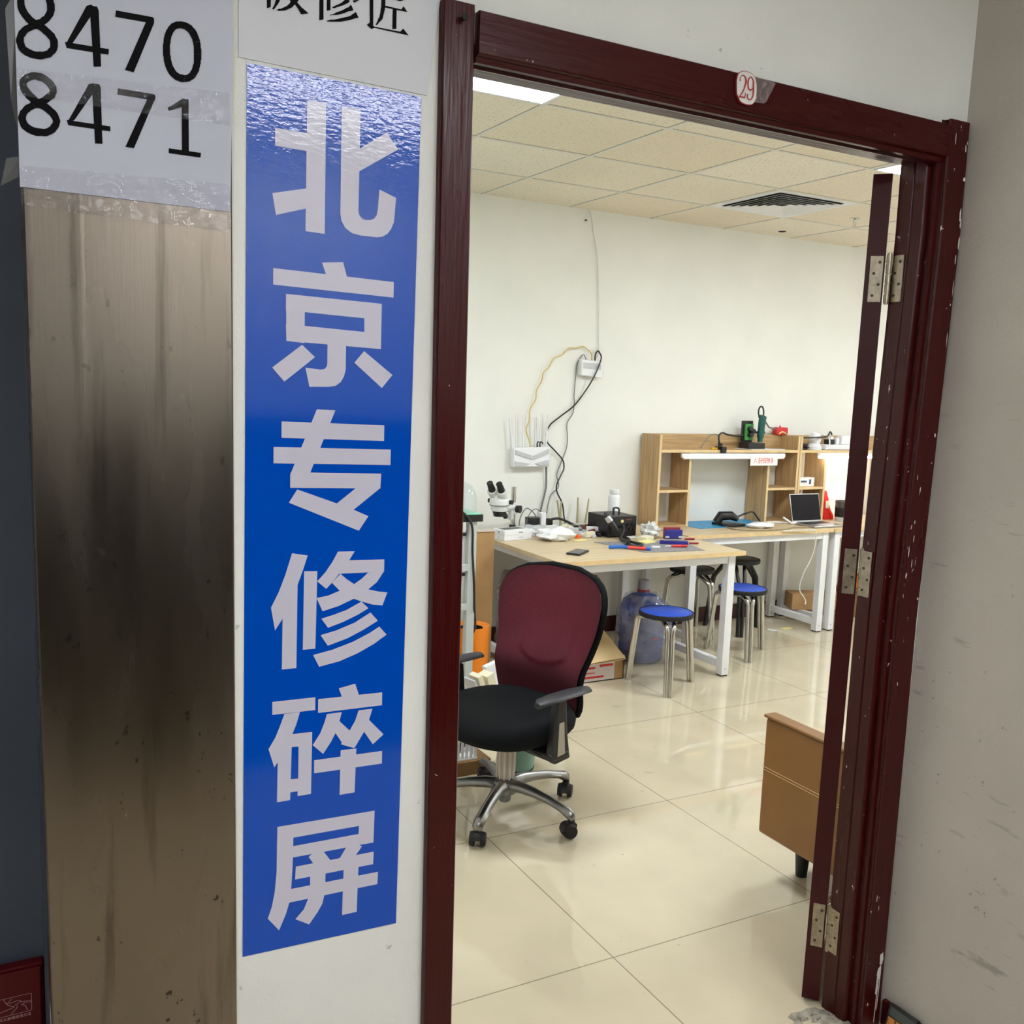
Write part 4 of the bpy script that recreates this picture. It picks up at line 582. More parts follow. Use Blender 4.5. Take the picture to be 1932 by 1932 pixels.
N29=[[[13190,22230],[13180,22230],[13150,22210],[13150,22210]],[[13180,22230],[13180,22230],[13150,22220],[13150,22210]],[[13180,22230],[13170,22240],[13140,22220],[13150,22220]],[[13170,22240],[13170,22240],[13140,22230],[13140,22220]],[[13170,22240],[13160,22250],[13140,22240],[13140,22230]],[[13160,22250],[13160,22260],[13140,22260],[13140,22240]],[[13160,22260],[13160,22270],[13140,22270],[13140,22260]],[[13160,22270],[13160,22280],[13140,22280],[13140,22270]],[[13160,22280],[13170,22290],[13150,22290],[13140,22280]],[[13170,22290],[13170,22300],[13160,22300],[13150,22290]],[[13170,22300],[13180,22310],[13160,22310],[13160,22300]],[[13180,22310],[13190,22310],[13170,22320],[13160,22310]],[[13190,22310],[13200,22320],[13190,22330],[13170,22320]],[[13200,22320],[13210,22320],[13200,22340],[13190,22330]],[[13210,22320],[13210,22320],[13210,22340],[13200,22340]],[[13210,22320],[13220,22320],[13220,22340],[13210,22340]],[[13220,22320],[13230,22320],[13240,22350],[13220,22340]],[[13230,22320],[13240,22320],[13250,22340],[13240,22350]],[[13240,22320],[13250,22320],[13270,22340],[13250,22340]],[[13250,22320],[13250,22310],[13280,22330],[13270,22340]],[[13250,22310],[13260,22300],[13290,22320],[13280,22330]],[[13260,22300],[13260,22290],[13300,22310],[13290,22320]],[[13260,22290],[13270,22280],[13310,22290],[13300,22310]],[[13270,22280],[13280,22270],[13320,22280],[13310,22290]],[[13280,22270],[13280,22250],[13320,22260],[13320,22280]],[[13280,22250],[13280,22230],[13330,22240],[13320,22260]],[[13280,22230],[13280,22220],[13330,22220],[13330,22240]],[[13280,22220],[13280,22200],[13330,22200],[13330,22220]],[[13280,22200],[13280,22180],[13320,22180],[13330,22200]],[[13280,22180],[13270,22150],[13310,22150],[13320,22180]],[[13270,22150],[13260,22130],[13300,22130],[13310,22150]],[[13260,22130],[13260,22100],[13290,22100],[13300,22130]],[[13260,22100],[13250,22080],[13280,22070],[13290,22100]],[[13250,22080],[13230,22050],[13270,22050],[13280,22070]],[[13230,22050],[13220,22030],[13250,22020],[13270,22050]],[[13220,22030],[13210,22010],[13240,22000],[13250,22020]],[[13210,22010],[13190,21980],[13220,21970],[13240,22000]],[[13190,21980],[13180,21960],[13200,21950],[13220,21970]],[[13180,21960],[13160,21930],[13190,21930],[13200,21950]],[[13160,21930],[13150,21920],[13180,21910],[13190,21930]],[[13150,21940],[13310,21940],[13300,21910],[13150,21910]],[[13280,21920],[13310,21920],[13320,22030],[13300,22020]],[[13420,22320],[13420,22320],[13440,22350],[13420,22350]],[[13420,22320],[13430,22320],[13450,22340],[13440,22350]],[[13430,22320],[13440,22310],[13470,22330],[13450,22340]],[[13440,22310],[13450,22310],[13480,22320],[13470,22330]],[[13450,22310],[13460,22290],[13490,22310],[13480,22320]],[[13460,22290],[13470,22280],[13500,22290],[13490,22310]],[[13470,22280],[13480,22270],[13510,22280],[13500,22290]],[[13480,22270],[13480,22250],[13520,22260],[13510,22280]],[[13480,22250],[13490,22230],[13520,22240],[13520,22260]],[[13490,22230],[13490,22210],[13520,22220],[13520,22240]],[[13490,22210],[13490,22190],[13520,22200],[13520,22220]],[[13490,22190],[13490,22170],[13520,22180],[13520,22200]],[[13490,22170],[13480,22160],[13520,22160],[13520,22180]],[[13480,22160],[13480,22140],[13510,22140],[13520,22160]],[[13480,22140],[13470,22130],[13500,22120],[13510,22140]],[[13470,22130],[13460,22120],[13490,22110],[13500,22120]],[[13460,22120],[13460,22120],[13480,22100],[13490,22110]],[[13460,22120],[13440,22110],[13460,22090],[13480,22100]],[[13440,22110],[13430,22110],[13440,22080],[13460,22090]],[[13430,22110],[13430,22110],[13420,22080],[13440,22080]],[[13430,22110],[13420,22110],[13400,22080],[13420,22080]],[[13420,22110],[13410,22110],[13390,22090],[13400,22080]],[[13410,22110],[13400,22120],[13370,22100],[13390,22090]],[[13400,22120],[13390,22130],[13360,22110],[13370,22100]],[[13390,22130],[13390,22140],[13350,22130],[13360,22110]],[[13390,22140],[13380,22150],[13350,22150],[13350,22130]],[[13380,22150],[13380,22170],[13350,22160],[13350,22150]],[[13380,22170],[13380,22190],[13340,22180],[13350,22160]],[[13380,22190],[13380,22200],[13340,22200],[13340,22180]],[[13380,22200],[13380,22220],[13340,22210],[13340,22200]],[[13380,22220],[13380,22240],[13340,22230],[13340,22210]],[[13380,22240],[13380,22250],[13340,22250],[13340,22230]],[[13380,22250],[13380,22270],[13350,22270],[13340,22250]],[[13380,22270],[13390,22280],[13350,22280],[13350,22270]],[[13390,22280],[13390,22290],[13360,22300],[13350,22280]],[[13390,22290],[13400,22300],[13370,22310],[13360,22300]],[[13400,22300],[13400,22310],[13370,22320],[13370,22310]],[[13400,22310],[13410,22320],[13390,22330],[13370,22320]],[[13410,22320],[13410,22320],[13400,22340],[13390,22330]],[[13410,22320],[13420,22320],[13420,22350],[13400,22340]],[[13470,22240],[13480,22220],[13520,22230],[13510,22240]],[[13480,22220],[13480,22190],[13520,22200],[13520,22230]],[[13480,22190],[13490,22160],[13530,22170],[13520,22200]],[[13490,22160],[13490,22130],[13530,22140],[13530,22170]],[[13490,22130],[13490,22110],[13530,22110],[13530,22140]],[[13490,22110],[13490,22080],[13540,22090],[13530,22110]],[[13490,22080],[13490,22060],[13530,22070],[13540,22090]],[[13490,22060],[13490,22040],[13530,22040],[13530,22070]],[[13490,22040],[13490,22020],[13530,22020],[13530,22040]],[[13490,22020],[13490,22000],[13520,22000],[13530,22020]],[[13490,22000],[13480,21980],[13520,21980],[13520,22000]],[[13480,21980],[13480,21960],[13510,21960],[13520,21980]],[[13480,21960],[13470,21950],[13500,21940],[13510,21960]],[[13470,21950],[13460,21940],[13480,21920],[13500,21940]],[[13460,21940],[13450,21930],[13470,21910],[13480,21920]],[[13450,21930],[13440,21920],[13450,21900],[13470,21910]],[[13440,21920],[13430,21920],[13430,21900],[13450,21900]],[[13430,21920],[13420,21920],[13420,21900],[13430,21900]],[[13420,21920],[13420,21920],[13400,21900],[13420,21900]],[[13420,21920],[13410,21920],[13390,21900],[13400,21900]],[[13410,21920],[13400,21920],[13380,21910],[13390,21900]],[[13400,21920],[13400,21930],[13370,21920],[13380,21910]],[[13400,21930],[13390,21940],[13360,21930],[13370,21920]],[[13390,21940],[13380,21950],[13360,21940],[13360,21930]],[[13380,21950],[13380,21960],[13350,21950],[13360,21940]],[[13380,21960],[13380,21970],[13350,21960],[13350,21950]],[[13380,21970],[13380,21980],[13350,21970],[13350,21960]],[[13380,21980],[13380,21990],[13340,21980],[13350,21970]],[[13380,21990],[13380,21990],[13350,21990],[13340,21980]],[[13380,21990],[13380,22000],[13350,22000],[13350,21990]],[[13380,22000],[13390,22000],[13360,22010],[13350,22000]],[[13390,22000],[13390,22010],[13360,22010],[13360,22010]]]
TAPE29=[[13100,22370],[13550,22400],[14140,22360],[13910,21960],[13850,21920],[13590,21900],[13070,22230]]
PAPER=[[410,21520],[3380,21960],[3340,18610],[420,18620]]
POSTER=[[3470,22590],[6860,22890],[6610,20900],[3470,20940]]
STEEL=[[440,20700],[3360,21280],[3450,4860],[560,5740]]
TAPEA=[[400,20210],[3320,20370],[3330,19890],[430,19850]]
TAPEB=[[420,18910],[3330,19020],[3350,18300],[430,18360]]

# ---------------------------------------------------------------- corridor wall: steel sheet, papers, signs
def sx(z): return 0.0604 - 0.0079 * z
st = MB()
lvl = (0.0, 0.5, 1.0, 1.5, 2.0, 2.7)
def sxr(z): return 0.3480 - 0.0055 * z
rings = []
for z in lvl:
    a, b = sx(z), sxr(z); c = 0.126 + 0.004 * (1 - z)
    rings.append([(a, 1.690, z), (a - 0.0005, 1.5795, z), (a + 0.0015, 1.5772, z), (c - 0.010, 1.5758, z), (c - 0.004, 1.57562, z), (c + 0.002, 1.5758, z), (b - 0.003, 1.5758, z), (b - 0.001, 1.5768, z), (b, YF, z)])
st.loft(rings, cap=False, closed=False)
o = st.build('steel_sheet', M_steel, smooth=False)
tag(o, 'tall stained stainless steel sheet cladding the wall end left of the blue sign', 'metal sheet')

def flat(polys, y, name, mat, parent=None, thick=0.0):
    b = MB()
    if thick:
        for p in polys: b.prism([(a / 10000.0, c / 10000.0) for a, c in p], y, y + thick, 'Y')
    else: b.polys(polys, y)
    return b.build(name, mat, parent, smooth=False, flipfix=bool(thick))
t = thing('number_sheet', 'white paper sheet with the large numbers 8470 and 8471 taped on the steel', 'paper sheet', (0.19, 1.5755, 1.86), world=True)
flat([PAPER], 1.5738, 'sheet', M_paper, t, 0.0005)
flat(DIG[0], 1.5732, 'numerals', M_ink, t); flat(DIG[1], 1.5732, 'numerals', M_ink, t)
def wavy(quad, y, name, label, amp=0.0012, nx=26, nz=8, mat=None):
    (a, b, c, d) = [(p[0] / 10000.0, p[1] / 10000.0) for p in quad]   # tl, tr, br, bl
    v = []; f = []
    for j in range(nz + 1):
        for i in range(nx + 1):
            u, w = i / nx, j / nz
            X = (a[0] * (1 - u) + b[0] * u) * (1 - w) + (d[0] * (1 - u) + c[0] * u) * w
            Z = (a[1] * (1 - u) + b[1] * u) * (1 - w) + (d[1] * (1 - u) + c[1] * u) * w
            v.append((X, y - amp * (0.5 + 0.5 * math.sin(9 * u + 5 * w + 3 * math.sin(4 * u)) * math.sin(6 * w + 7 * u)), Z))
    for j in range(nz):
        for i in range(nx): k = j * (nx + 1) + i; f.append((k, k + 1, k + nx + 2, k + nx + 1))
    m = MB(); m.add(v, f)
    return tag(m.build(name, mat or M_tape, flipfix=False), label, 'tape', 'clear tape strips on the number sheet')
wavy(TAPEA, 1.5726, 'tape_strip', 'clear crinkled tape strip between the numbers 8470 and 8471')
wavy(TAPEB, 1.5726, 'tape_strip', 'clear crinkled tape strip over the bottom edge of the number sheet')
fl = MB().add([(0.046, 1.577, 1.905), (0.026, 1.584, 1.90), (0.018, 1.588, 1.862), (0.040, 1.578, 1.875)], [(0, 1, 2, 3)])
fl.add([(0.046, 1.577, 2.13), (0.030, 1.583, 2.1), (0.034, 1.583, 1.98), (0.044, 1.577, 1.92)], [(0, 1, 2, 3)])
tag(fl.build('tape_flap', clear_mat('grey_tape', (96, 94, 90), 0.5, 0.3, 0.03), smooth=False, flipfix=False), 'loose grey tape end sticking out past the left edge of the steel sheet', 'tape')

t = thing('poster', 'pale grey board with black serif Chinese characters cut off by the top edge', 'poster', (0.51, 1.579, 2.09), world=True)
flat([POSTER], 1.5775, 'board', M_poster, t, 0.0022)
for p in POST: flat(p, 1.5769, 'character', M_ink, t)
t = thing('blue_sign', 'tall glossy blue vinyl sign with six big pale Chinese characters beside the doorway', 'sign', (0.5, 1.579, 0.6), world=True)
flat([BLUE], 1.5782, 'vinyl_sheet', M_blue, t, 0.0016)
for p in BIG: flat(p, 1.5776, 'character', M_sign, t)

t = thing('number_plate', 'small oval white door plate with red number 29 on the head casing', 'number plate', (1.19, 1.558, 2.17), world=True)
def inset(p, k):
    cx_ = sum(a for a, b in p) / len(p); cz_ = sum(b for a, b in p) / len(p)
    return [(cx_ + (a - cx_) * k, cz_ + (b - cz_) * k) for a, b in p]
flat([PLATE], 1.5545, 'rim', pm('plate_red', (150, 44, 48), 0.4), t, 0.004); flat([inset(PLATE, 0.955)], 1.5538, 'face', pm('plate_enamel', (222, 220, 214), 0.35), t, 0.0006)
flat(N29, 1.5533, 'numerals', pm('red_print', (168, 54, 56), 0.5), t)
tag(flat([TAPE29], 1.5588, 'tape_scrap', clear_mat('dusty_tape', (206, 190, 190), 0.2, 0.1, 0.08, bump=0.9, bscale=70)), 'crinkled clear tape scrap holding the number 29 plate', 'tape')

# red hydrant cabinet set against the recess wall at the lower left
YC = 1.925; KC = YC / 1.70
def cz(v): return 1.6065 - (1.6065 - v) * KC
t = thing('fire_cabinet', 'dark red metal fire cabinet with a white line drawing behind the steel sheet', 'fire cabinet', (-0.2, YC, 0), world=True)
MB().box(-0.50, 0.0545, YC, 1.949, 0.0, cz(0.612)).build('body', M_redbox, t, bevel=0.004, smooth=False)
MB().box(-0.46, 0.050, YC - 0.006, YC - 0.0002, 0.05, cz(0.607)).build('door', M_redbox, t, bevel=0.003, smooth=False)
YD = YC - 0.0066
ln = MB()
def line(pts, wd=0.0008):
    pts = [(p[0] * KC, cz(p[1])) for p in pts]
    for (a, b), (c, d) in zip(pts, pts[1:]):
        L_ = math.hypot(c - a, d - b) or 1e-6; nx, nz = -(d - b) / L_ * wd / 2, (c - a) / L_ * wd / 2
        ln.add([(a + nx, YD, b + nz), (c + nx, YD, d + nz), (c - nx, YD, d - nz), (a - nx, YD, b - nz)], [(0, 1, 2, 3)])
line([(-0.10, 0.563), (0.0285, 0.5625), (0.0285, 0.5335), (0.027, 0.5315), (-0.10, 0.5305)], 0.0007)
line([(-0.013, 0.561), (-0.0085, 0.5525), (-0.001, 0.560)]); line([(-0.0085, 0.552), (-0.002, 0.547), (0.003, 0.5445), (-0.002, 0.543), (-0.012, 0.541), (-0.02, 0.539)])
line([(-0.005, 0.5525), (0.006, 0.5545), (0.013, 0.5535), (0.011, 0.5505), (0.003, 0.5475)]); line([(0.007, 0.5465), (0.006, 0.541), (-0.003, 0.533)]); line([(0.012, 0.551), (0.0285, 0.5495)]); line([(0.013, 0.5455), (0.020, 0.5485), (0.0285, 0.5465)]); line([(0.013, 0.5455), (0.019, 0.543), (0.022, 0.5335)])
ln.build('line_drawing', M_pink, t, smooth=False, flipfix=False)
def text_mesh(body, size, name, mat, parent, M, extr=0.0, bold=0.0, align='CENTER'):
    cu = bpy.data.curves.new(name, 'FONT'); cu.body = body; cu.size = size; cu.align_x = align; cu.extrude = extr; cu.offset = bold; cu.resolution_u = 3
    ob = bpy.data.objects.new(name + '_src', cu); COL.objects.link(ob)
    dg = bpy.context.evaluated_depsgraph_get(); me = bpy.data.meshes.new_from_object(ob.evaluated_get(dg))
    COL.objects.unlink(ob); bpy.data.objects.remove(ob); bpy.data.curves.remove(cu)
    vs_ = [M @ v.co for v in me.vertices]; fs_ = [tuple(p.vertices) for p in me.polygons]; bpy.data.meshes.remove(me)
    m = MB(); m.add(vs_, fs_)
    return m.build(name, mat, parent, smooth=False, flipfix=False)
def wallM(x, y, z): return Matrix(((1, 0, 0, x), (0, 0, -1, y), (0, 1, 0, z), (0, 0, 0, 1)))
text_mesh('灭火器箱使用方法', 0.0068, 'lettering', M_pink, t, wallM(0.0275 * KC, YD, cz(0.5235)), align='RIGHT')

# small carton leaning on the right skirting
t = thing('small_carton', 'small black and orange carton leaning on the skirting of the right wall', 'carton', (1.98, 1.49, 0.0), world=True)
Mc = Matrix.Translation(Vector((1.968, 1.49, 0.001))) @ Matrix.Rotation(math.radians(14), 4, 'Y')
MB().box(-0.002, 0.010, -0.042, 0.042, 0, 0.078, Mc).build('carton', M_black, t, bevel=0.001, smooth=False)
MB().box(-0.0027, -0.0019, -0.036, 0.036, 0.006, 0.046, Mc).build('orange_print', add_spots(pm('orange_print', (206, 132, 62), 0.6), (70, 40, 24), 160, 0.55, 0.05), t, smooth=False)
MB().box(-0.0026, -0.0019, -0.036, 0.036, 0.05, 0.072, Mc).build('grey_print', pm('grey_print', (70, 76, 74), 0.6), t, smooth=False)

# ---------------------------------------------------------------- room ceiling fittings
x0, y0 = 1.9598 + 0.61 * 3, 3.4795 + 0.61
t = thing('ceiling_vent', 'square white air vent with nested vanes in the ceiling', 'vent', (x0 + 0.305, y0 + 0.305, ZC), world=True)
def ringz(b, cx_, cy_, h0, z0, h1, z1, th=0.004):
    r = lambda h, z: [(cx_ - h, cy_ - h, z), (cx_ + h, cy_ - h, z), (cx_ + h, cy_ + h, z), (cx_ - h, cy_ + h, z)]
    b.loft([r(h0, z0), r(h1, z1), r(h1 - th, z1), r(h0 - th, z0), r(h0, z0)], cap=False)
cx_, cy_ = x0 + 0.305, y0 + 0.305
fr = MB(); ringz(fr, cx_, cy_, 0.296, ZC - 0.004, 0.250, ZC - 0.002); fr.build('frame', M_white, t, smooth=False)
bk = MB().box(cx_ - 0.25, cx_ + 0.25, cy_ - 0.25, cy_ + 0.25, ZC - 0.0012, ZC - 0.0004); bk.build('backing', M_dark, t, smooth=False)
for k in range(6):
    h = 0.246 - 0.036 * k
    vb = MB(); ringz(vb, cx_, cy_, h, ZC - 0.012, h - 0.022, ZC - 0.0015, 0.003); vb.build('vane', M_white, t, smooth=False)
t = thing('sprinkler', 'small chrome fire sprinkler hanging from the ceiling right of the vent', 'sprinkler', (4.749, 4.446, ZC), world=True)
MB().lathe([(0.03, 0), (0.032, -0.004), (0.018, -0.008), (0.010, -0.010)], 24, (4.749, 4.446, ZC)).build('escutcheon', M_chrome, t)
b = MB().lathe([(0.009, -0.008), (0.009, -0.022), (0.006, -0.026)], 16, (4.749, 4.446, ZC))
for s in (-1, 1): b.tube([(4.749 + s * 0.008, 4.446, ZC - 0.02), (4.749 + s * 0.012, 4.446, ZC - 0.032), (4.749 + s * 0.003, 4.446, ZC - 0.046)], 0.0022, 8)
b.build('frame_arms', M_chrome, t)
MB().lathe([(0.003, -0.044), (0.016, -0.048), (0.016, -0.050), (0.002, -0.050)], 16, (4.749, 4.446, ZC)).build('deflector', M_chrome, t)
tag(MB().lathe([(0.026, 0.0), (0.026, -0.002), (0.001, -0.0022)], 24, (4.762, 5.09, ZC)).build('hole_cover', M_dark), 'small dark round opening in the ceiling tile near the back wall', 'opening')

# ---------------------------------------------------------------- cables and boxes on the back wall
WY = YB - 0.012
def cable(pts, r, name, mat, label, y=WY, n=8, group=None, parent=None):
    P = [(p[0], p[2] if len(p) > 2 else y, p[1]) for p in pts]
    o = MB().tube(crom(P, 5), r, n).build(name, mat, parent)
    return tag(o, label, 'cable', group) if parent is None else o
cable([(3.30, 2.722), (3.323, 2.684), (3.345, 2.586), (3.379, 2.456), (3.407, 2.197), (3.416, 1.998), (3.425, 1.85), (3.405, 1.80)], 0.0028, 'ceiling_cable', M_wcable, 'thin pale wire running from the ceiling down to the white modem on the wall')
tag(MB().ell((3.287, YB - 0.012, 2.655), 0.008, 0.008, 0.006).build('wall_hook', M_gcable), 'tiny hook in the back wall just below the ceiling by the wire', 'hook')
t = thing('modem', 'small white modem box fixed high on the back wall with cables in its top', 'modem', (3.36, YB, 1.74), world=True)
MB().prism([(3.28, 1.697), (3.28, 1.799), (3.436, 1.791), (3.44, 1.688)], 5.212, YB - 0.001, 'Y').build('body', M_whitep, t, bevel=0.006)
MB().prism([(3.295, 1.742), (3.293, 1.780), (3.425, 1.774), (3.428, 1.736)], 5.2105, 5.214, 'Y').build('label_plate', M_greyp, t, smooth=False)
cable([(3.362, 1.788, 5.225), (3.36, 1.835, 5.228), (3.332, 1.865), (3.3, 1.88), (3.246, 1.866), (3.195, 1.863), (3.147, 1.818), (3.092, 1.796), (3.056, 1.74), (3.019, 1.703), (3.01, 1.653), (2.975, 1.595), (2.972, 1.538), (2.934, 1.476), (2.931, 1.404), (2.912, 1.349), (2.934, 1.29), (2.942, 1.235, 5.22)], 0.0036, 'network_cable', M_ycable, 'yellow network cable drooping from the modem to the router', 5.238)
cable([(3.391, 1.785, 5.225), (3.394, 1.827), (3.411, 1.856), (3.425, 1.848), (3.417, 1.804, 5.200), (3.366, 1.685, 5.200), (3.319, 1.582), (3.249, 1.502), (3.15, 1.432), (3.085, 1.383), (3.059, 1.334), (3.06, 1.291), (3.076, 1.262), (3.126, 1.219), (3.186, 1.16), (3.198, 1.107), (3.179, 1.065), (3.15, 1.002), (3.156, 0.952), (3.197, 0.881), (3.214, 0.80), (3.228, 0.745)], 0.0046, 'power_cable', M_black, 'thick black cable curving down the back wall past the router', 5.236)
cable([(3.326, 1.785, 5.225), (3.317, 1.828), (3.295, 1.813), (3.268, 1.764), (3.262, 1.682), (3.257, 1.565), (3.261, 1.531), (3.254, 1.458), (3.214, 1.39), (3.222, 1.302), (3.217, 1.233), (3.192, 1.165), (3.161, 1.091), (3.156, 1.051), (3.171, 0.987), (3.12, 0.939), (3.099, 0.876), (3.083, 0.76)], 0.003, 'thin_cable', M_gcable, 'thin grey cable zigzagging down the back wall behind the black cable', 5.248)
t = thing('router', 'white wall mounted router with upright antennas and ridged front', 'router', (2.945, YB, 1.18), world=True)
MB().prism([(2.814, 1.116), (2.814, 1.237), (3.076, 1.245), (3.071, 1.120)], 5.206, YB - 0.001, 'Y').build('body', M_whitep, t, bevel=0.006)
rd = MB()
for (p, q, r, s) in (((2.825, 1.225), (2.945, 1.190), (2.945, 1.165), (2.825, 1.200)), ((2.955, 1.190), (3.064, 1.232), (3.064, 1.206), (2.955, 1.165)), ((2.825, 1.155), (2.935, 1.140), (2.90, 1.128), (2.825, 1.125)), ((2.965, 1.142), (3.062, 1.165), (3.062, 1.132), (3.0, 1.128))):
    rd.prism([p, q, r, s], 5.199, 5.2065, 'Y')
rd.build('front_ridges', M_greyp, t, bevel=0.001, smooth=False)
for (a, b, c, d) in ((2.785, 1.419, 2.816, 1.232), (2.832, 1.441, 2.843, 1.236), (2.883, 1.440, 2.889, 1.238), (2.963, 1.425, 2.980, 1.240), (3.013, 1.450, 3.008, 1.240), (3.058, 1.450, 3.052, 1.240)):
    MB().cyl((c, 5.228, d - 0.004), (a, 5.226, b), 0.0066, 0.0045, 12).build('antenna', M_whitep, t)
for dx in (-0.012, 0.008):
    cable([(3.0 + dx, 1.236, 5.222), (2.995 + dx, 1.268, 5.215), (3.01 + dx, 1.275, 5.225), (3.03 + dx, 1.262, 5.24)], 0.004, 'plug_lead', M_black, '', parent=t)
cable([(3.066, 1.118, 5.235), (3.078, 1.01), (3.072, 0.954), (3.045, 0.835), (3.042, 0.745)], 0.0055, 'router_cable', M_gcable, 'grey cable pair hanging straight down from the underside of the router', 5.246)

# ---------------------------------------------------------------- desks
def desk(name, label, x0, x1, y0, y1, zt, lx0, lx1, ly0, ly1, bars=(True, True)):
    t = thing(name, label, 'desk', ((x0 + x1) / 2, (y0 + y1) / 2, 0), world=True)
    tt = MB().box(x0, x1, y0, y1, zt - 0.025, zt).build('tabletop', M_oak, t, bevel=0.0015, smooth=False)
    MB().box(x0 - 0.0006, x1 + 0.0006, y0 - 0.0012, y0 + 0.0002, zt - 0.0245, zt - 0.0006).build('edge_band', M_edge, tt, smooth=False)
    L = 0.05; za = zt - 0.0255
    for (a, b) in ((lx0, ly0), (lx1 - L, ly0), (lx0, ly1 - L), (lx1 - L, ly1 - L)):
        lg = MB().box(a, a + L, b, b + L, 0.008, za - 0.0).build('leg', M_white, t, bevel=0.002, smooth=False)
        MB().box(a + 0.004, a + L - 0.004, b + 0.004, b + L - 0.004, 0.0, 0.0085).build('foot', M_rubber, lg, smooth=False)
        MB().cyl((a + L / 2, b - 0.002, 0.045), (a + L / 2, b + 0.001, 0.045), 0.005, n=12).build('bolt', M_silver, lg)
    for yy in (ly0 + 0.006, ly1 - L + 0.006): MB().box(lx0 + L, lx1 - L, yy, yy + 0.035, za - 0.045, za).build('rail', M_white, t, bevel=0.0015, smooth=False)
    for xx in (lx0 + 0.006, lx1 - L + 0.006):
        MB().box(xx, xx + 0.035, ly0 + L, ly1 - L, za - 0.045, za).build('rail', M_white, t, bevel=0.0015, smooth=False)
        MB().box(xx, xx + 0.04, ly0 + L, ly1 - L, 0.045, 0.088).build('stretcher', M_white, t, bevel=0.0015, smooth=False)
    return t
ZT, ZU = 0.733, 0.727
desk('work_desk', 'cluttered light oak desk on white legs behind the office chair', 2.515, 3.745, 4.112, 5.235, ZT, 2.56, 3.695, 4.135, 5.21)
desk('work_desk', 'light oak desk with white frame carrying the oak hutch and laptop', 3.80, 5.058, 4.70, 5.245, ZU, 3.845, 5.03, 4.715, 5.225)
desk('work_desk', 'light oak desk at the far right partly behind the open door leaf', 5.066, 6.32, 4.70, 5.245, ZU, 5.092, 6.29, 4.715, 5.225)

def hutch(label, x0, x1, right_top=True, xl=None, xr=None, zt=1.337):
    y0, y1 = 5.045, 5.244; th = 0.018; zb = ZU + 0.0006
    t = thing('desk_hutch', label, 'hutch', ((x0 + x1) / 2, 5.14, zb), world=True)
    for a, h in ((x0, zt), (x1 - th, zt)):
        p = MB().box(a, a + th, y0, y1, zb, h).build('side_panel', M_oakv, t, smooth=False)
        MB().box(a - 0.0004, a + th + 0.0004, y0 - 0.001, y0 + 0.0002, zb, h).build('edge_band', M_edge, p, smooth=False)
    for a in (xl, xr):
        p = MB().box(a, a + th, y0 + 0.002, y1, zb, 1.2215).build('divider', M_oakv, t, smooth=False)
        MB().box(a - 0.0004, a + th + 0.0004, y0 + 0.001, y0 + 0.0022, zb, 1.2215).build('edge_band', M_edge, p, smooth=False)
    p = MB().box(x0 + th, x1 - th, y0, y1, 1.222, 1.240).build('top_shelf', M_oakh, t, smooth=False)
    MB().box(x0 + th, x1 - th, y0 - 0.001, y0 + 0.0002, 1.2216, 1.2404).build('edge_band', M_edge, p, smooth=False)
    MB().box(x0 + th, x1 - th, y1 - th, y1, 1.240, zt).build('back_rail', M_oakh, t, smooth=False)
    for a, b in ((x0 + th, xl), (xr + th, x1 - th)):
        p = MB().box(a, b, y0 + 0.004, y1, 0.958, 0.974).build('shelf', M_oakh, t, smooth=False)
        MB().box(a, b, y0 + 0.003, y0 + 0.0042, 0.9576, 0.9744).build('edge_band', M_edge, p, smooth=False)
        MB().box(a, b, y0 + 0.004, y1, zb, zb + 0.012).build('bottom_board', M_oakh, t, smooth=False)
    return t
hutch('oak desk hutch with an empty middle opening on the desk behind the stools', 3.80, 5.03, xl=4.052, xr=4.742)
hutch('oak desk hutch lit by a glowing tube at the far right', 5.036, 6.26, xl=5.286, xr=5.99)

# lamps fixed under the hutch shelves
t = thing('tube_lamp', 'unlit white tube lamp under the shelf of the left hutch', 'tube lamp', (4.42, 5.03, 1.19), world=True)
MB().box(3.972, 4.878, 5.022, 5.045, 1.188, 1.217).build('housing', M_whitep, t, bevel=0.006)
MB().cyl((3.985, 5.030, 1.187), (4.865, 5.030, 1.187), 0.009, n=14).build('tube', pm('milky_tube', (240, 240, 238), 0.3), t)
t = thing('tube_lamp', 'glowing white tube lamp under the shelf of the right hutch', 'tube lamp', (5.65, 5.06, 1.2), world=True)
MB().box(5.20, 6.1, 5.018, 5.043, 1.20, 1.221).build('housing', M_whitep, t, bevel=0.004)
MB().cyl((5.21, 5.030, 1.193), (6.09, 5.030, 1.193), 0.011, n=14).build('tube', M_tubeon, t)
# hand written card on the lamp
t = thing('label_card', 'white card with red handwriting hanging from the unlit tube lamp', 'card', (4.68, 5.02, 1.135), world=True)
MB().box(4.556, 4.803, 5.0185, 5.0205, 1.135, 1.203).build('card', pm('card_white', (244, 242, 238), 0.5), t, bevel=0.0008, smooth=False)
rk = MB()
def stroke(a, b, wd=0.0035):
    L_ = math.hypot(b[0] - a[0], b[1] - a[1]) or 1e-6; nx, nz = -(b[1] - a[1]) / L_ * wd / 2, (b[0] - a[0]) / L_ * wd / 2
    rk.add([(a[0] + nx, 5.018, a[1] + nz), (b[0] + nx, 5.018, b[1] + nz), (b[0] - nx, 5.018, b[1] - nz), (a[0] - nx, 5.018, a[1] - nz)], [(0, 1, 2, 3)])
def glyph(cx2, cz2, w2, h2, segs):
    for (a, b, c, d) in segs: stroke((cx2 + a * w2, cz2 + b * h2), (cx2 + c * w2, cz2 + d * h2))
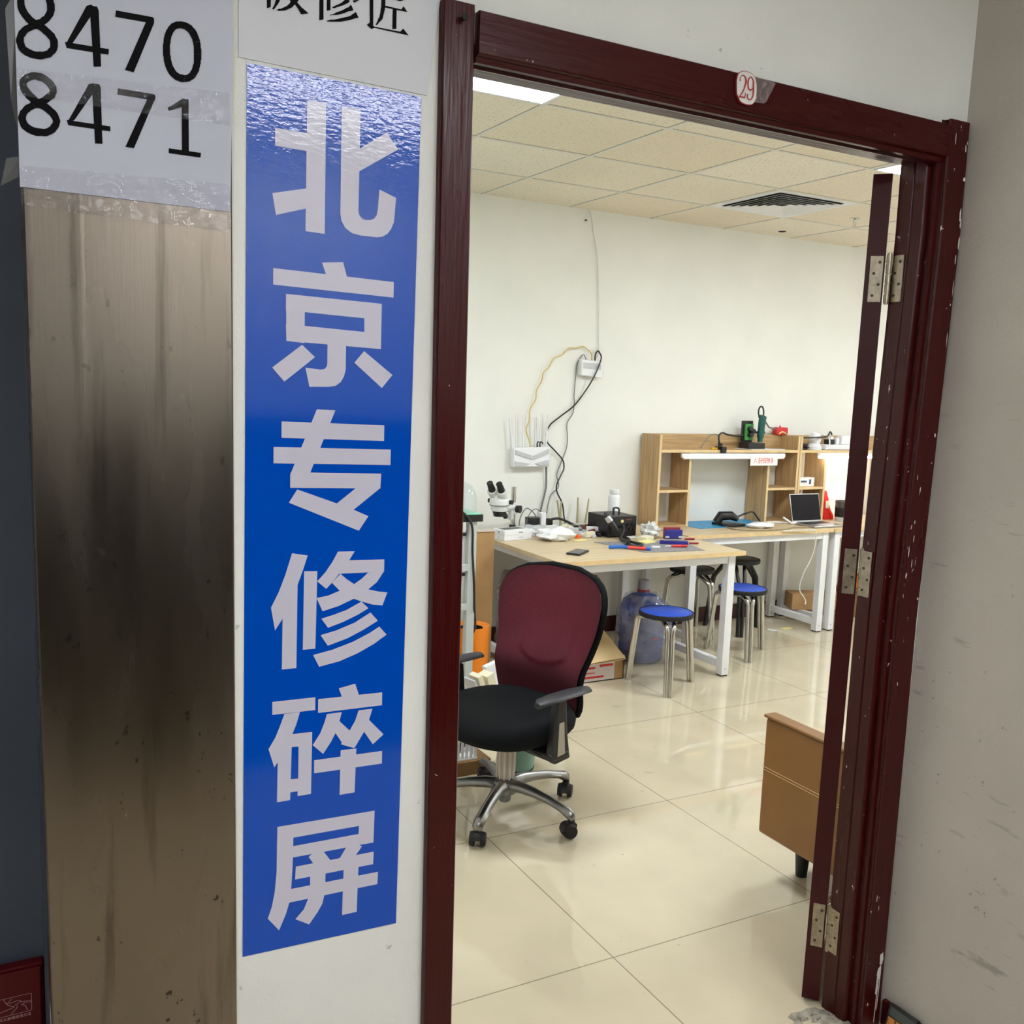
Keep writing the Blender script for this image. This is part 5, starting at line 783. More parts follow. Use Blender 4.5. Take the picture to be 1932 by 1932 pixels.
G = [[(-.5, -.5, .0, .4), (.0, .4, .2, .1), (.0, -.1, .5, -.4)],
     [(-.4, .3, .4, .4), (0, .6, -.1, -.6), (-.5, -.1, .4, 0), (-.2, -.3, .3, -.3), (.3, .1, .2, -.5)],
     [(-.5, .3, -.1, .3), (-.3, .5, -.3, -.5), (-.5, 0, 0, 0), (0, .4, .5, .4), (.1, .1, .4, .1), (.1, -.4, .5, -.4), (.1, .4, .1, -.4), (.45, .4, .45, -.4)],
     [(-.5, .4, .1, .4), (-.3, .6, -.3, -.4), (-.5, 0, .1, 0), (-.5, -.4, .0, -.4), (.2, .5, .2, -.5), (.2, .1, .5, .1), (.35, .5, .5, -.5)],
     [(-.2, .5, -.4, 0), (0, .5, 0, -.5), (-.3, .1, .3, .1), (-.3, -.2, .2, -.2)],
     [(-.1, .6, -.1, -.6), (-.4, .3, .3, .4), (-.4, 0, .3, .1), (.2, .2, .4, -.3), (-.4, -.4, .0, -.1)],
     [(-.2, .2, .2, -.2), (.2, .2, .1, -.2)]]
for k, (cx2, w2) in enumerate(((4.60, .028), (4.635, .03), (4.667, .03), (4.702, .03), (4.728, .022), (4.752, .026), (4.775, .012))): glyph(cx2, 1.170, w2, 0.036 if k < 6 else 0.012, G[k])
rk.build('handwriting', M_redink, t, smooth=False, flipfix=False)
fp = MB()
for k in range(9): fp.add([(4.62 + k * 0.014, 5.018, 1.1465), (4.629 + k * 0.014, 5.018, 1.1465), (4.629 + k * 0.014, 5.018, 1.1505), (4.62 + k * 0.014, 5.018, 1.1505)], [(0, 1, 2, 3)])
fp.build('fine_print', pm('faint_pink', (236, 206, 206), 0.6), t, smooth=False, flipfix=False)

# ---------------------------------------------------------------- office chair (local x = facing, y = its left)
CH = thing('office_chair', 'office chair with burgundy mesh back and black seat just inside the doorway', 'office chair', (1.67, 3.06, 0), math.atan2(-0.289, -0.957))
hub = MB().lathe([(0.030, 0.085), (0.046, 0.088), (0.050, 0.115), (0.046, 0.135), (0.034, 0.142)], 28)
hub.build('base_hub', M_alu, CH)
MB().lathe([(0.020, 0.05), (0.024, 0.055), (0.024, 0.088)], 20).build('cylinder_foot', M_gcable, CH)
gc = MB().lathe([(0.026, 0.140), (0.030, 0.150), (0.033, 0.30)], 28)
gc.build('gas_cylinder', pm('beige_cover', (186, 172, 156), 0.5), CH)
ribs = MB()
for k in range(10):
    a = 2 * PI * k / 10; ribs.ell((0.0315 * math.cos(a), 0.0315 * math.sin(a), 0.205), 0.006, 0.006, 0.072, 8, 8)
ribs.build('cover_ribs', pm('beige_rib', (206, 194, 180), 0.45), CH)
for k in range(5):
    a = math.radians(171 + 72 * k); ca, sa = math.cos(a), math.sin(a)
    def rad(r, z, off=0.0): return (ca * r - sa * off, sa * r + ca * off, z)
    prof = [(0.030, 0.118, 0.034, 0.024), (0.075, 0.123, 0.027, 0.022), (0.14, 0.119, 0.022, 0.018), (0.205, 0.110, 0.020, 0.016), (0.255, 0.098, 0.021, 0.015), (0.285, 0.088, 0.022, 0.017), (0.302, 0.076, 0.020, 0.016), (0.309, 0.066, 0.014, 0.010)]
    rings = []
    for (r, z, wd, hh) in prof:
        rings.append([rad(r + (0.5 * hh * math.sin(q) if r > 0.28 else 0), z + hh * math.sin(q), wd * math.cos(q) * (0.75 if math.sin(q) > 0.3 else 1.0)) for q in [2 * PI * j / 14 for j in range(14)]])
    MB().loft(rings).build('base_leg', M_alu, CH, angle=60)
    cs = math.radians(171 + 72 * k + (40, 95, 20, 10, 60)[k])
    cM = Matrix.Translation(Vector(rad(0.300, 0.0))) @ Matrix.Rotation(cs, 4, 'Z')
    c = MB().lathe([(0.013, 0.060), (0.015, 0.052), (0.006, 0.046), (0.006, 0.03)], 14, M=cM)
    hd = [(-0.034, 0.024), (-0.031, 0.040), (-0.020, 0.053), (-0.002, 0.059), (0.016, 0.056), (0.024, 0.046), (0.020, 0.030), (-0.004, 0.020)]
    c.prism([(p[0] - 0.004, p[1]) for p in hd], -0.0115, 0.0115, 'Y', M=cM)
    cp = c.build('caster', M_black, CH)
    for s in (-1, 1):
        MB().cyl((-0.010, s * 0.0118, 0.0275), (-0.010, s * 0.028, 0.0275), 0.0275, 0.0235, 24, M=cM).build('wheel', M_rubber, cp)
mech = MB().box(-0.10, 0.10, -0.075, 0.075, 0.292, 0.345)
mech.tube([(0.03, 0.07, 0.315), (0.05, 0.17, 0.312), (0.055, 0.23, 0.308)], 0.006, 8)
mech.box(-0.20, -0.08, -0.035, 0.035, 0.300, 0.325)
mech.build('seat_mechanism', M_black, CH, bevel=0.008)
OB = -0.012
# cushion: a rounded shield with a waterfall front
def seat_pt(u, q):
    n = 2.7
    x = math.copysign(abs(math.cos(q)) ** (2 / n), math.cos(q)); y = math.copysign(abs(math.sin(q)) ** (2 / n), math.sin(q))
    return 0.012 + 0.252 * x * u, OB + (0.258 + 0.012 * x) * y * u
rings = []
for (u, z) in ((0.05, 0.338), (0.80, 0.338), (0.93, 0.344), (0.985, 0.362), (1.0, 0.385), (0.985, 0.405), (0.945, 0.420), (0.87, 0.428), (0.70, 0.431), (0.40, 0.427), (0.05, 0.425)):
    r_ = []
    for j in range(48):
        q = 2 * PI * j / 48; x, y = seat_pt(u, q)
        zz = z - (0.022 * max(0, (x - 0.14) / 0.12) ** 2 if z > 0.37 else 0)
        r_.append((x, y, zz))
    rings.append(r_)
MB().loft(rings).build('seat_cushion', M_fabric, CH, angle=70)
# back
W = [(0.372, 0.150), (0.378, 0.185), (0.392, 0.204), (0.43, 0.214), (0.50, 0.219), (0.57, 0.226), (0.64, 0.242), (0.70, 0.258), (0.76, 0.266), (0.80, 0.266), (0.835, 0.256), (0.865, 0.234), (0.888, 0.196), (0.902, 0.145), (0.910, 0.08)]
def wat(z):
    for (a, p), (b, q) in zip(W, W[1:]):
        if z <= b: return p + (q - p) * (z - a) / (b - a)
    return W[-1][1]
BB = -0.030
def back_a(z, s):
    base = -0.215 - 0.20 * (z - 0.43) + 0.035 * math.exp(-((z - 0.53) / 0.09) ** 2)
    return base + 0.055 * s * s * (0.6 + 0.4 * min(1, (z - 0.37) / 0.3))
def sst(t): t = max(0.0, min(1.0, t)); return t * t * (3 - 2 * t)
def lumb(z, y):
    zl = 0.535 + 0.05 * (y / 0.14) ** 2
    return 0.016 * sst((z - zl) / 0.022) * sst((0.135 - abs(y)) / 0.03) * (1 - sst((z - 0.60) / 0.14))
NZ, NB = 60, 40
zs_ = [0.372 + (0.910 - 0.372) * k / NZ for k in range(NZ + 1)]
fr_, bk_ = [], []
for z in zs_:
    ww = wat(z); row, row2 = [], []
    for j in range(NB + 1):
        s = -1 + 2 * j / NB; y = BB + s * ww
        a0 = back_a(z, s * ww / 0.26)
        row.append((a0 + lumb(z, s * ww), y, z)); row2.append((a0 - 0.016, y, z))
    fr_.append(row); bk_.append(row2)
def grid(rows):
    m = MB(); n = len(rows[0]); v = [p for r in rows for p in r]
    f = [(i * n + j, i * n + j + 1, (i + 1) * n + j + 1, (i + 1) * n + j) for i in range(len(rows) - 1) for j in range(n - 1)]
    return m.add(v, f)
MB_back = grid(fr_); nb = len(MB_back.v)
MB_back.build('back_mesh', M_meshred, CH, angle=80)
edge = [Vector((fr_[i][0][0] - 0.020, fr_[i][0][1], fr_[i][0][2])) for i in range(0, NZ + 1, 2)] + [Vector((fr_[NZ][j][0] - 0.018, fr_[NZ][j][1], fr_[NZ][j][2] + 0.002)) for j in range(2, NB, 2)] + [Vector((fr_[i][NB][0] - 0.020, fr_[i][NB][1], fr_[i][NB][2])) for i in range(NZ, -1, -2)] + [Vector((fr_[0][j][0] - 0.018, fr_[0][j][1], fr_[0][j][2] - 0.002)) for j in range(NB - 2, 0, -2)]
rim = MB().tube(edge, 0.0125, 10, closed=True)
rim.build('back_rim', M_fabric, CH, angle=80)
grid(bk_[:21]).build('back_shell', M_black, CH, angle=80)
MB().tube(crom([(-0.13, BB, 0.312), (-0.22, BB, 0.318), (-0.285, BB, 0.37), (-0.290, BB, 0.50), (-0.305, BB, 0.60)], 6), 0.019, 10, flat=1.7).build('back_bracket', M_black, CH)
for s in (1, -1):
    y0 = OB + s * 0.272
    ar = MB()
    ar.box(-0.040, 0.055, min(OB + s * 0.12, y0 + s * 0.018), max(OB + s * 0.12, y0 + s * 0.018), 0.298, 0.322)
    side = [(-0.050, 0.290), (0.030, 0.283), (0.050, 0.31), (0.030, 0.52), (-0.016, 0.52), (-0.028, 0.40)]
    ar.prism(side, y0 - 0.016, y0 + 0.016, 'Y')
    p = ar.build('arm_post', M_black, CH, bevel=0.006)
    MB().prism([(-0.017, 0.315), (0.023, 0.312), (0.020, 0.435), (-0.006, 0.435)], y0 + s * 0.0162, y0 + s * 0.0185, 'Y').build('trim_plate', pm('beige_trim', (176, 168, 152), 0.4), p, bevel=0.001)
    pad = []
    for (x, wd, z) in ((-0.135, 0.012, 0.528), (-0.128, 0.026, 0.530), (-0.06, 0.036, 0.532), (0.04, 0.037, 0.532), (0.105, 0.032, 0.528), (0.132, 0.016, 0.520)):
        pad.append([(x, y0 + s * 0.012 + wd * math.cos(q), z + 0.011 * math.sin(q)) for q in [2 * PI * j / 14 for j in range(14)]])
    MB().loft(pad).build('armrest_pad', pm('armrest_rubber', (40, 40, 43), 0.5), CH, angle=60)

# ---------------------------------------------------------------- stools
def make_stool(label, loc, rot, group, top, rim_, legm, h=0.425):
    t = thing('stool', label, 'stool', loc, rot, group)
    MB().lathe([(0.001, h - 0.002), (0.139, h - 0.002), (0.142, h - 0.004), (0.142, h - 0.02), (0.001, h - 0.02)], 48).build('seat', top, t)
    MB().lathe([(0.1415, h - 0.0005), (0.149, h - 0.002), (0.151, h - 0.012), (0.147, h - 0.026), (0.120, h - 0.028), (0.120, h - 0.0206), (0.1415, h - 0.0205), (0.1415, h - 0.0005)], 48, cap=False).build('seat_rim', rim_, t)
    for k in range(3):
        a0, a1 = math.radians(120 * k), math.radians(120 * (k + 1))
        def foot(a, s, r, z):
            o = 0.0135 * s
            return (r * math.cos(a) - o * math.sin(a), r * math.sin(a) + o * math.cos(a), z)
        def under(t_): 
            a = a0 + (a1 - a0) * t_; r = 0.105
            return (r * math.cos(a) * (1 - 0.35 * math.sin(PI * t_)), r * math.sin(a) * (1 - 0.35 * math.sin(PI * t_)), h - 0.039)
        pts = [foot(a0, 1, 0.204, 0.0), foot(a0, 1, 0.192, 0.12), foot(a0, 1, 0.178, 0.25), foot(a0, 1, 0.168, 0.335), foot(a0, 1.5, 0.155, 0.372), under(0.17), under(0.35), under(0.5), under(0.65), under(0.83), foot(a1, -1.5, 0.155, 0.372), foot(a1, -1, 0.168, 0.335), foot(a1, -1, 0.178, 0.25), foot(a1, -1, 0.192, 0.12), foot(a1, -1, 0.204, 0.0)]
        lg = MB().tube(crom(pts, 4), 0.0125, 10).build('leg', legm, t)
    for k in range(6):
        a = math.radians(60 * k + 20); MB().cyl((0.11 * math.cos(a), 0.11 * math.sin(a), h - 0.034), (0.11 * math.cos(a), 0.11 * math.sin(a), h - 0.027), 0.006, n=10).build('screw', M_blackm, t)
    return t
S1 = make_stool('round blue topped stool nearest the doorway, standing before the water jug', (3.217, 4.127, 0), math.radians(1.6), 'blue topped stools', M_bluetop, M_rubber, M_chrome)
dup(S1, (4.09, 4.495, 0), math.radians(5), 'round blue topped stool standing behind the front desk leg', 'blue topped stools')
make_stool('dark topped stool on shiny bent legs tucked under the hutch desk', (4.11, 5.02, 0), math.radians(40), None, pm('dark_seat_vinyl', (34, 26, 32), 0.5), M_rubber, M_chrome, 0.452)
make_stool('black legged stool with a dark seat under the hutch desk, beside the chrome legged one', (4.47, 4.98, 0), math.radians(0), None, pm('black_vinyl', (22, 20, 24), 0.4), M_rubber, M_blackm, 0.505)

# ---------------------------------------------------------------- leather bench
t = thing('leather_armchair', 'low tan leather armchair on dark tapered feet beside the open door leaf', 'armchair', (2.7, 2.05, 0), world=True)
arm = MB().box(2.232, 2.276, 1.80, 2.302, 0.150, 0.552).build('arm_panel', M_leather, t, bevel=0.012, seg=4)
MB().box(2.226, 2.279, 1.80, 2.306, 0.5525, 0.563).build('arm_piping', M_leather, arm, bevel=0.004, seg=3)
st_ = MB()
for z in (0.375, 0.384): st_.tube([(2.2312, y, z) for y in (1.81, 2.0, 2.292)], 0.0012, 6)
st_.build('stitch_seam', pm('tan_thread', (206, 168, 112), 0.6), arm)
MB().box(2.277, 3.02, 1.83, 2.296, 0.150, 0.40).build('seat', M_leather, t, bevel=0.02, seg=3)
MB().box(2.277, 3.02, 1.77, 1.829, 0.150, 0.72).build('backrest', M_leather, t, bevel=0.02, seg=3)
MB().box(3.021, 3.065, 1.80, 2.302, 0.150, 0.552).build('arm_panel', M_leather, t, bevel=0.012, seg=4)
for (x, y) in ((2.372, 2.226), (2.372, 1.87), (2.93, 2.226), (2.93, 1.87)):
    MB().cyl((x, y, 0), (x, y, 0.152), 0.019, 0.030, 20).build('foot', M_black, t)

# ---------------------------------------------------------------- work bench at the left with its bins
t = thing('workbench', 'pale grey workbench with a mint green top at the left edge of the doorway', 'workbench', (1.5, 4.5, 0), world=True)
tp = MB().box(1.0, 2.114, 4.20, 4.80, 0.945, 0.980).build('tabletop', M_black, t, bevel=0.002, smooth=False)
MB().box(1.01, 2.104, 4.205, 4.795, 0.9802, 0.9835).build('bench_mat', M_mint, tp, smooth=False)
M_bench = pm('pale_grey_enamel', (190, 194, 190), 0.45)
for (a, c) in ((2.044, 4.21), (1.02, 4.21), (2.044, 4.75), (1.02, 4.75)):
    MB().box(a, a + 0.042, c, c + 0.04, 0.0, 0.945).build('leg', M_bench, t, bevel=0.002, smooth=False)
for zz in (0.50, 0.70): MB().box(1.062, 2.044, 4.212, 4.235, zz, zz + 0.03).build('rail', M_bench, t, smooth=False)
for i, (zz) in enumerate((0.53, 0.73)):
    q = thing('parts_bin', ('white parts bin on the lower rail of the workbench', 'white parts bin on the upper rail of the workbench')[i], 'bin', (1.97, 4.28, zz), group='parts bins', world=True)
    MB().box(1.86, 2.03, 4.236, 4.42, zz + 0.001, zz + 0.15).build('body', M_whitep, q, bevel=0.006)
    MB().box(1.88, 2.01, 4.230, 4.2362, zz + 0.05, zz + 0.11).build('label_holder', M_greyp, q, smooth=False)
    MB().box(1.85, 2.035, 4.225, 4.24, zz + 0.142, zz + 0.158).build('front_lip', M_black, q, smooth=False)
# clear dome, cable
tag(MB().lathe([(0.080, 0), (0.080, 0.06), (0.074, 0.10), (0.054, 0.135), (0.025, 0.149), (0.001, 0.151)], 32, (2.030, 4.290, 0.984)).build('clear_dome', M_dome), 'clear plastic dome standing on the mint green workbench', 'dome')
tag(MB().tube(crom([(1.92, 4.28, 0.992), (1.95, 4.235, 1.008), (2.0, 4.205, 0.995), (2.045, 4.185, 0.93), (2.05, 4.18, 0.80), (2.065, 4.185, 0.66), (2.08, 4.20, 0.52), (2.118, 4.26, 0.40), (2.14, 4.33, 0.345)], 5), 0.006, 8).build('black_lead', M_black), 'black lead hanging from the workbench top into the orange bin', 'cable')
# orange bin and cardboard
t = thing('orange_bin', 'tall orange round waste bin between the workbench and the desk', 'bin', (2.175, 4.42, 0), world=True)
c = (2.175, 4.42, 0.0)
MB().lathe([(0.001, 0.0), (0.085, 0.0), (0.098, 0.360), (0.096, 0.366), (0.062, 0.352)], 40, c, cap=False).build('body', M_orange, t, angle=50)
MB().lathe([(0.0625, 0.3515), (0.060, 0.22), (0.001, 0.22)], 32, c, cap=False).build('dark_opening', M_dark, t)
tag(MB().box(2.372, 2.486, 4.79, 4.80, 0.0, 0.792).build('cardboard_sheet', M_card, smooth=False), 'tall brown cardboard sheet standing between the orange bin and the desk', 'cardboard sheet')
t = thing('tall_carton', 'pale flat carton lying on top of the cardboard sheet by the desk corner', 'carton', (2.43, 4.83, 0.79), world=True)
MB().box(2.375, 2.49, 4.785, 4.86, 0.7925, 0.800).build('carton', pm('greyish_card', (206, 192, 178), 0.8), t, bevel=0.002, smooth=False)
# papers and boxes behind the chair seat
def leaning(name, label, cat, x, y, z, w_, d_, h_, rz, rx, mat, group=None):
    M = Matrix.Translation(Vector((x, y, z))) @ Matrix.Rotation(rz, 4, 'Z') @ Matrix.Rotation(rx, 4, 'Y')
    return tag(MB().box(-w_ / 2, w_ / 2, -d_ / 2, d_ / 2, 0, h_, M).build(name, mat, bevel=0.002, smooth=False), label, cat, group)
leaning('white_box', 'white flat box propped upright behind the chair seat, right of the cream boxes', 'box', 2.145, 4.03, 0.0, 0.095, 0.03, 0.285, 0.25, -0.20, M_whitep)
leaning('cream_box', 'cream carton with a white sticker leaning behind the chair seat', 'box', 2.105, 3.955, 0.0, 0.045, 0.07, 0.275, 0.25, -0.33, M_cream)
leaning('cream_box', 'narrow cream carton leaning at the left behind the chair seat', 'box', 2.060, 3.945, 0.0, 0.028, 0.07, 0.285, 0.25, -0.38, M_cream)
leaning('grey_booklet', 'thin grey booklet leaning against the narrow cream carton', 'booklet', 2.030, 3.935, 0.0, 0.010, 0.08, 0.275, 0.25, -0.42, M_greyp)
# crate and box on the floor below the seat
t = thing('floor_box', 'brown box on the floor under the left edge of the chair seat', 'box', (1.66, 3.6, 0), 0.0, world=True)
MB().box(1.46, 1.80, 3.43, 3.75, 0.0, 0.060, ).build('box', M_cardd, t, bevel=0.003, smooth=False)
BY, BZ = -0.098, 0.0608
t = thing('wire_basket', 'white slatted basket standing on the brown floor box', 'basket', (1.62, 3.56, BZ), world=True)
bk = MB()
for k in range(14): bk.box(1.47 + 0.02 * k, 1.482 + 0.02 * k, 3.548 + BY, 3.552 + BY, BZ + 0.006, BZ + 0.085)
for k in range(10): bk.box(1.738, 1.742, 3.56 + BY + 0.02 * k, 3.572 + BY + 0.02 * k, BZ + 0.006, BZ + 0.085)
bk.box(1.465, 1.745, 3.545 + BY, 3.77 + BY, BZ, BZ + 0.006)
bk.build('slats', M_whitep, t, smooth=False)
MB().box(1.463, 1.747, 3.543 + BY, 3.556 + BY, BZ + 0.082, BZ + 0.092).box(1.735, 1.747, 3.556 + BY, 3.77 + BY, BZ + 0.082, BZ + 0.092).build('rim', M_whitep, t, smooth=False)
mm = MB()
for k in range(5): mm.ell((1.52 + 0.045 * k, 3.64 + BY + 0.03 * (k % 2), BZ + 0.05), 0.032, 0.04, 0.04, 10, 6)
tag(mm.build('black_cables', M_black), 'tangle of black leads heaped in the white slatted basket', 'cables')
t = thing('teal_tub', 'pale teal plastic tub on the floor behind the chair column', 'tub', (1.93, 3.44, 0), world=True)
MB().lathe([(0.001, 0.003), (0.075, 0.003), (0.095, 0.15), (0.101, 0.152), (0.101, 0.158), (0.092, 0.157), (0.070, 0.012), (0.001, 0.01)], 32, (1.925, 3.44, 0)).build('tub', M_teal, t)
MB().lathe([(0.001, 0), (0.078, 0), (0.079, 0.005), (0.001, 0.004)], 32, (1.925, 3.44, 0)).build('foot_ring', M_rubber, t)
# boxes under the cluttered desk
t = thing('open_carton', 'open cardboard carton with red printing under the cluttered desk behind the chair back', 'carton', (2.99, 4.48, 0), world=True)
b = MB()
x0, x1, y0, y1, h = 2.74, 3.095, 4.325, 4.72, 0.135; th = 0.005
b.box(x0, x1, y0, y0 + th, 0, h).box(x0, x1, y1 - th, y1, 0, h).box(x0, x0 + th, y0, y1, 0, h).box(x1 - th, x1, y0, y1, 0, h).box(x0, x1, y0, y1, 0, th)
b.build('body', M_card, t, smooth=False)
MB().add([(x0, y0, h), (x1, y0, h), (3.09, 4.30, 0.118), (2.80, 4.27, 0.118), (x0, y1 - 0.02, h + 0.004), (x1 - 0.02, y1 - 0.05, h + 0.06)], [(0, 1, 2, 3)]).build('flap', M_cardl, t, smooth=False)
MB().add([(2.80, 4.27, 0.125), (3.085, 4.30, 0.128), (3.09, 4.70, 0.30), (2.74, 4.66, 0.30)], [(0, 1, 2, 3)]).build('flap', M_cardl, t, smooth=False)
MB().add([(2.74, 4.70, 0.13), (3.115, 4.70, 0.13), (3.175, 4.755, 0.505), (2.80, 4.755, 0.60)], [(0, 1, 2, 3)]).build('flap', M_cardd, t, smooth=False)
pr = MB().box(2.76, 3.03, y0 - 0.0012, y0 - 0.0004, 0.006, 0.118); pr.build('printed_label', pm('pale_label', (214, 200, 196), 0.6), t, smooth=False)
lt = MB()
for (a, c, z, hh) in ((2.78, 2.90, 0.075, 0.012), (2.93, 3.02, 0.083, 0.013), (2.78, 2.96, 0.022, 0.011), (2.80, 2.90, 0.050, 0.006)): lt.box(a, c, y0 - 0.0018, y0 - 0.0012, z, z + hh)
lt.build('red_print', M_redp, t, smooth=False)
def lump(name, label, cat, c, r, mat, seed, amp=0.25, squash=1.0, nu=28, nv=16, freq=3.0):
    rnd = random.Random(seed); ph = [rnd.uniform(0, 6.28) for _ in range(9)]
    rings = []
    for i in range(nv + 1):
        a = -PI / 2 + PI * i / nv; row = []
        for k in range(nu):
            b_ = 2 * PI * k / nu
            dx, dy, dz = math.cos(a) * math.cos(b_), math.cos(a) * math.sin(b_), math.sin(a)
            d = 1 + amp * (math.sin(freq * dx * 2 + ph[0]) * math.sin(freq * dy * 2 + ph[1]) + 0.6 * math.sin(freq * 2.2 * dz + ph[2] + dx * 3) + 0.5 * math.sin(freq * 4 * dx + ph[3] + freq * 3 * dy)) * 0.6
            z = c[2] + r[2] * dz * d + r[2] * 0.9
            row.append((c[0] + r[0] * max(1e-3, math.cos(a)) * math.cos(b_) * d, c[1] + r[1] * max(1e-3, math.cos(a)) * math.sin(b_) * d, max(c[2] + 0.0005, z)))
        rings.append(row)
    return tag(MB().loft(rings).build(name, mat, angle=50), label, cat)
M_junk = add_spots(pm('murky_bag', (112, 98, 92), 0.4, var=0.5, vscale=9, bump=0.5, bscale=24), (206, 196, 190), 12, 0.6, 0.04, strength=0.7)
lump('packed_bag', 'murky plastic bag of packaging stacked under the left end of the cluttered desk', 'bag', (2.705, 4.98, 0.225), (0.07, 0.12, 0.15), M_junk, 3, 0.22)
lump('packed_bag', 'dark lower bag of packaging on the floor under the left end of the desk', 'bag', (2.705, 4.98, 0.0), (0.07, 0.14, 0.112), M_junk, 5, 0.18)
# water jug with its film
t = thing('water_jug', 'big blue water cooler jug wrapped in clear film under the cluttered desk', 'water jug', (3.42, 4.62, 0), world=True)
c = (3.42, 4.62, 0)
MB().lathe([(0.001, 0.004), (0.115, 0.0), (0.132, 0.012), (0.134, 0.10), (0.127, 0.115), (0.134, 0.13), (0.134, 0.20), (0.127, 0.215), (0.134, 0.23), (0.134, 0.325), (0.12, 0.365), (0.08, 0.395), (0.040, 0.405), (0.034, 0.415), (0.033, 0.435)], 40, c).build('body', M_jug, t, angle=60)
MB().lathe([(0.001, 0.006), (0.113, 0.004), (0.129, 0.014), (0.131, 0.075), (0.001, 0.075)], 40, c).build('tinted_base', M_water, t)
MB().lathe([(0.035, 0.425), (0.036, 0.433), (0.034, 0.485), (0.030, 0.489), (0.001, 0.489)], 28, c).build('cap_seal', pm('foggy_seal', (150, 148, 166), 0.4), t)
MB().lathe([(0.0368, 0.418), (0.0368, 0.434)], 28, c, cap=False).build('red_band', pm('faded_red', (150, 52, 66), 0.5), t)
fb = MB()
rows = []
for i in range(14):
    z = 0.006 + 0.40 * i / 13; row = []
    for k in range(40):
        a = 2 * PI * k / 40; r = (0.150 + 0.012 * math.sin(5 * a + z * 20) + 0.008 * math.sin(11 * a - z * 31)) * (1 if z < 0.30 else max(0.55, 1 - (z - 0.30) * 3.5)) + (0.04 * max(0, math.cos(a)) if z < 0.36 else 0)
        row.append((c[0] + r * math.cos(a), c[1] + r * math.sin(a), z))
    rows.append(row)
fb.loft(rows, cap=False).build('film_wrap', M_film, t, angle=80)
MB().box(3.40, 3.44, 4.471, 4.4725, 0.155, 0.165).build('red_tag', M_redp, t, smooth=False)
# carton with an orange bag under the hutch desk, scraps on the floor
t = thing('shipping_carton', 'closed brown carton on the desk stretchers under the hutch desk', 'carton', (5.2, 5.15, 0.09), world=True)
MB().box(-0.19, 0.19, -0.075, 0.075, 0.0, 0.115, RZ(-0.42, (5.245, 5.010, 0.0886))).build('carton', M_card, t, bevel=0.002, smooth=False)
t2 = thing('low_carton', 'low brown carton beside the far desk leg at the door leaf', 'carton', (5.5, 5.05, 0), world=True)
MB().box(5.62, 5.95, 4.90, 5.18, 0.0, 0.20).build('carton', M_card, t2, bevel=0.002, smooth=False)
lump('orange_bag', 'crumpled orange bag on the low carton beside the door leaf', 'bag', (5.72, 5.03, 0.201), (0.08, 0.06, 0.055), M_orange, 9, 0.3)
tag(MB().box(4.815, 4.90, 4.855, 4.885, 0.0005, 0.006, ).build('yellow_scrap', M_yellow, smooth=False), 'small yellow paper strip on the floor under the hutch desk', 'paper scrap')
tag(MB().add([(4.685, 4.89, 0.002), (4.715, 4.835, 0.002), (4.755, 4.845, 0.004), (4.725, 4.90, 0.003)], [(0, 1, 2, 3)]).build('white_scrap', M_whitep, smooth=False, flipfix=False), 'small white paper scrap on the floor left of the yellow strip', 'paper scrap')
tag(MB().tube(crom([(4.58, 4.690, 0.730), (4.83, 4.678, 0.728), (4.865, 4.675, 0.70), (4.868, 4.68, 0.60), (4.845, 4.685, 0.52), (4.80, 4.70, 0.42), (4.79, 4.71, 0.32), (4.82, 4.70, 0.27), (4.835, 4.69, 0.235), (4.82, 4.68, 0.218)], 5), 0.004, 8).build('hanging_lead', M_wcable), 'thin white lead hanging over the edge of the hutch desk', 'cable')

# ---------------------------------------------------------------- things on the cluttered desk
z = ZT + 0.0006
def flatbox(name, label, cat, x, y, z0, w_, d_, h_, rz, mat, group=None, bev=0.001):
    M = RZ(rz, (x, y, z0)); return tag(MB().box(-w_ / 2, w_ / 2, -d_ / 2, d_ / 2, 0, h_, M).build(name, mat, bevel=bev, smooth=False), label, cat, group)
for i, (lab, pic) in enumerate((('lower of two stacked white phone boxes at the left desk edge', False), ('upper of two stacked white phone boxes, with a dark picture on its lid', True))):
    zz = z + 0.0295 * i
    t = thing('phone_box', lab, 'box', (2.640, 4.868, zz), 0.17, 'white phone boxes', world=True)
    M = RZ(0.17, (2.640, 4.868, zz))
    MB().box(-0.100, 0.100, -0.058, 0.058, 0, 0.029, M).build('box', M_whitep, t, bevel=0.0015, smooth=False)
    MB().box(0.005, 0.035, -0.0585, -0.0579, 0.012, 0.018, M).box(-0.1005, -0.0999, -0.010, 0.002, 0.010, 0.019, M).build('grey_print', M_greyp if not pic else pm('mid_grey_print', (130, 130, 136), 0.5), t, smooth=False)
    if pic: MB().box(-0.075, 0.075, -0.02, 0.045, 0.0291, 0.0295, M).build('lid_picture', pm('dark_picture', (70, 90, 80), 0.3, alt=(40, 34, 56), vscale=14), t, smooth=False)
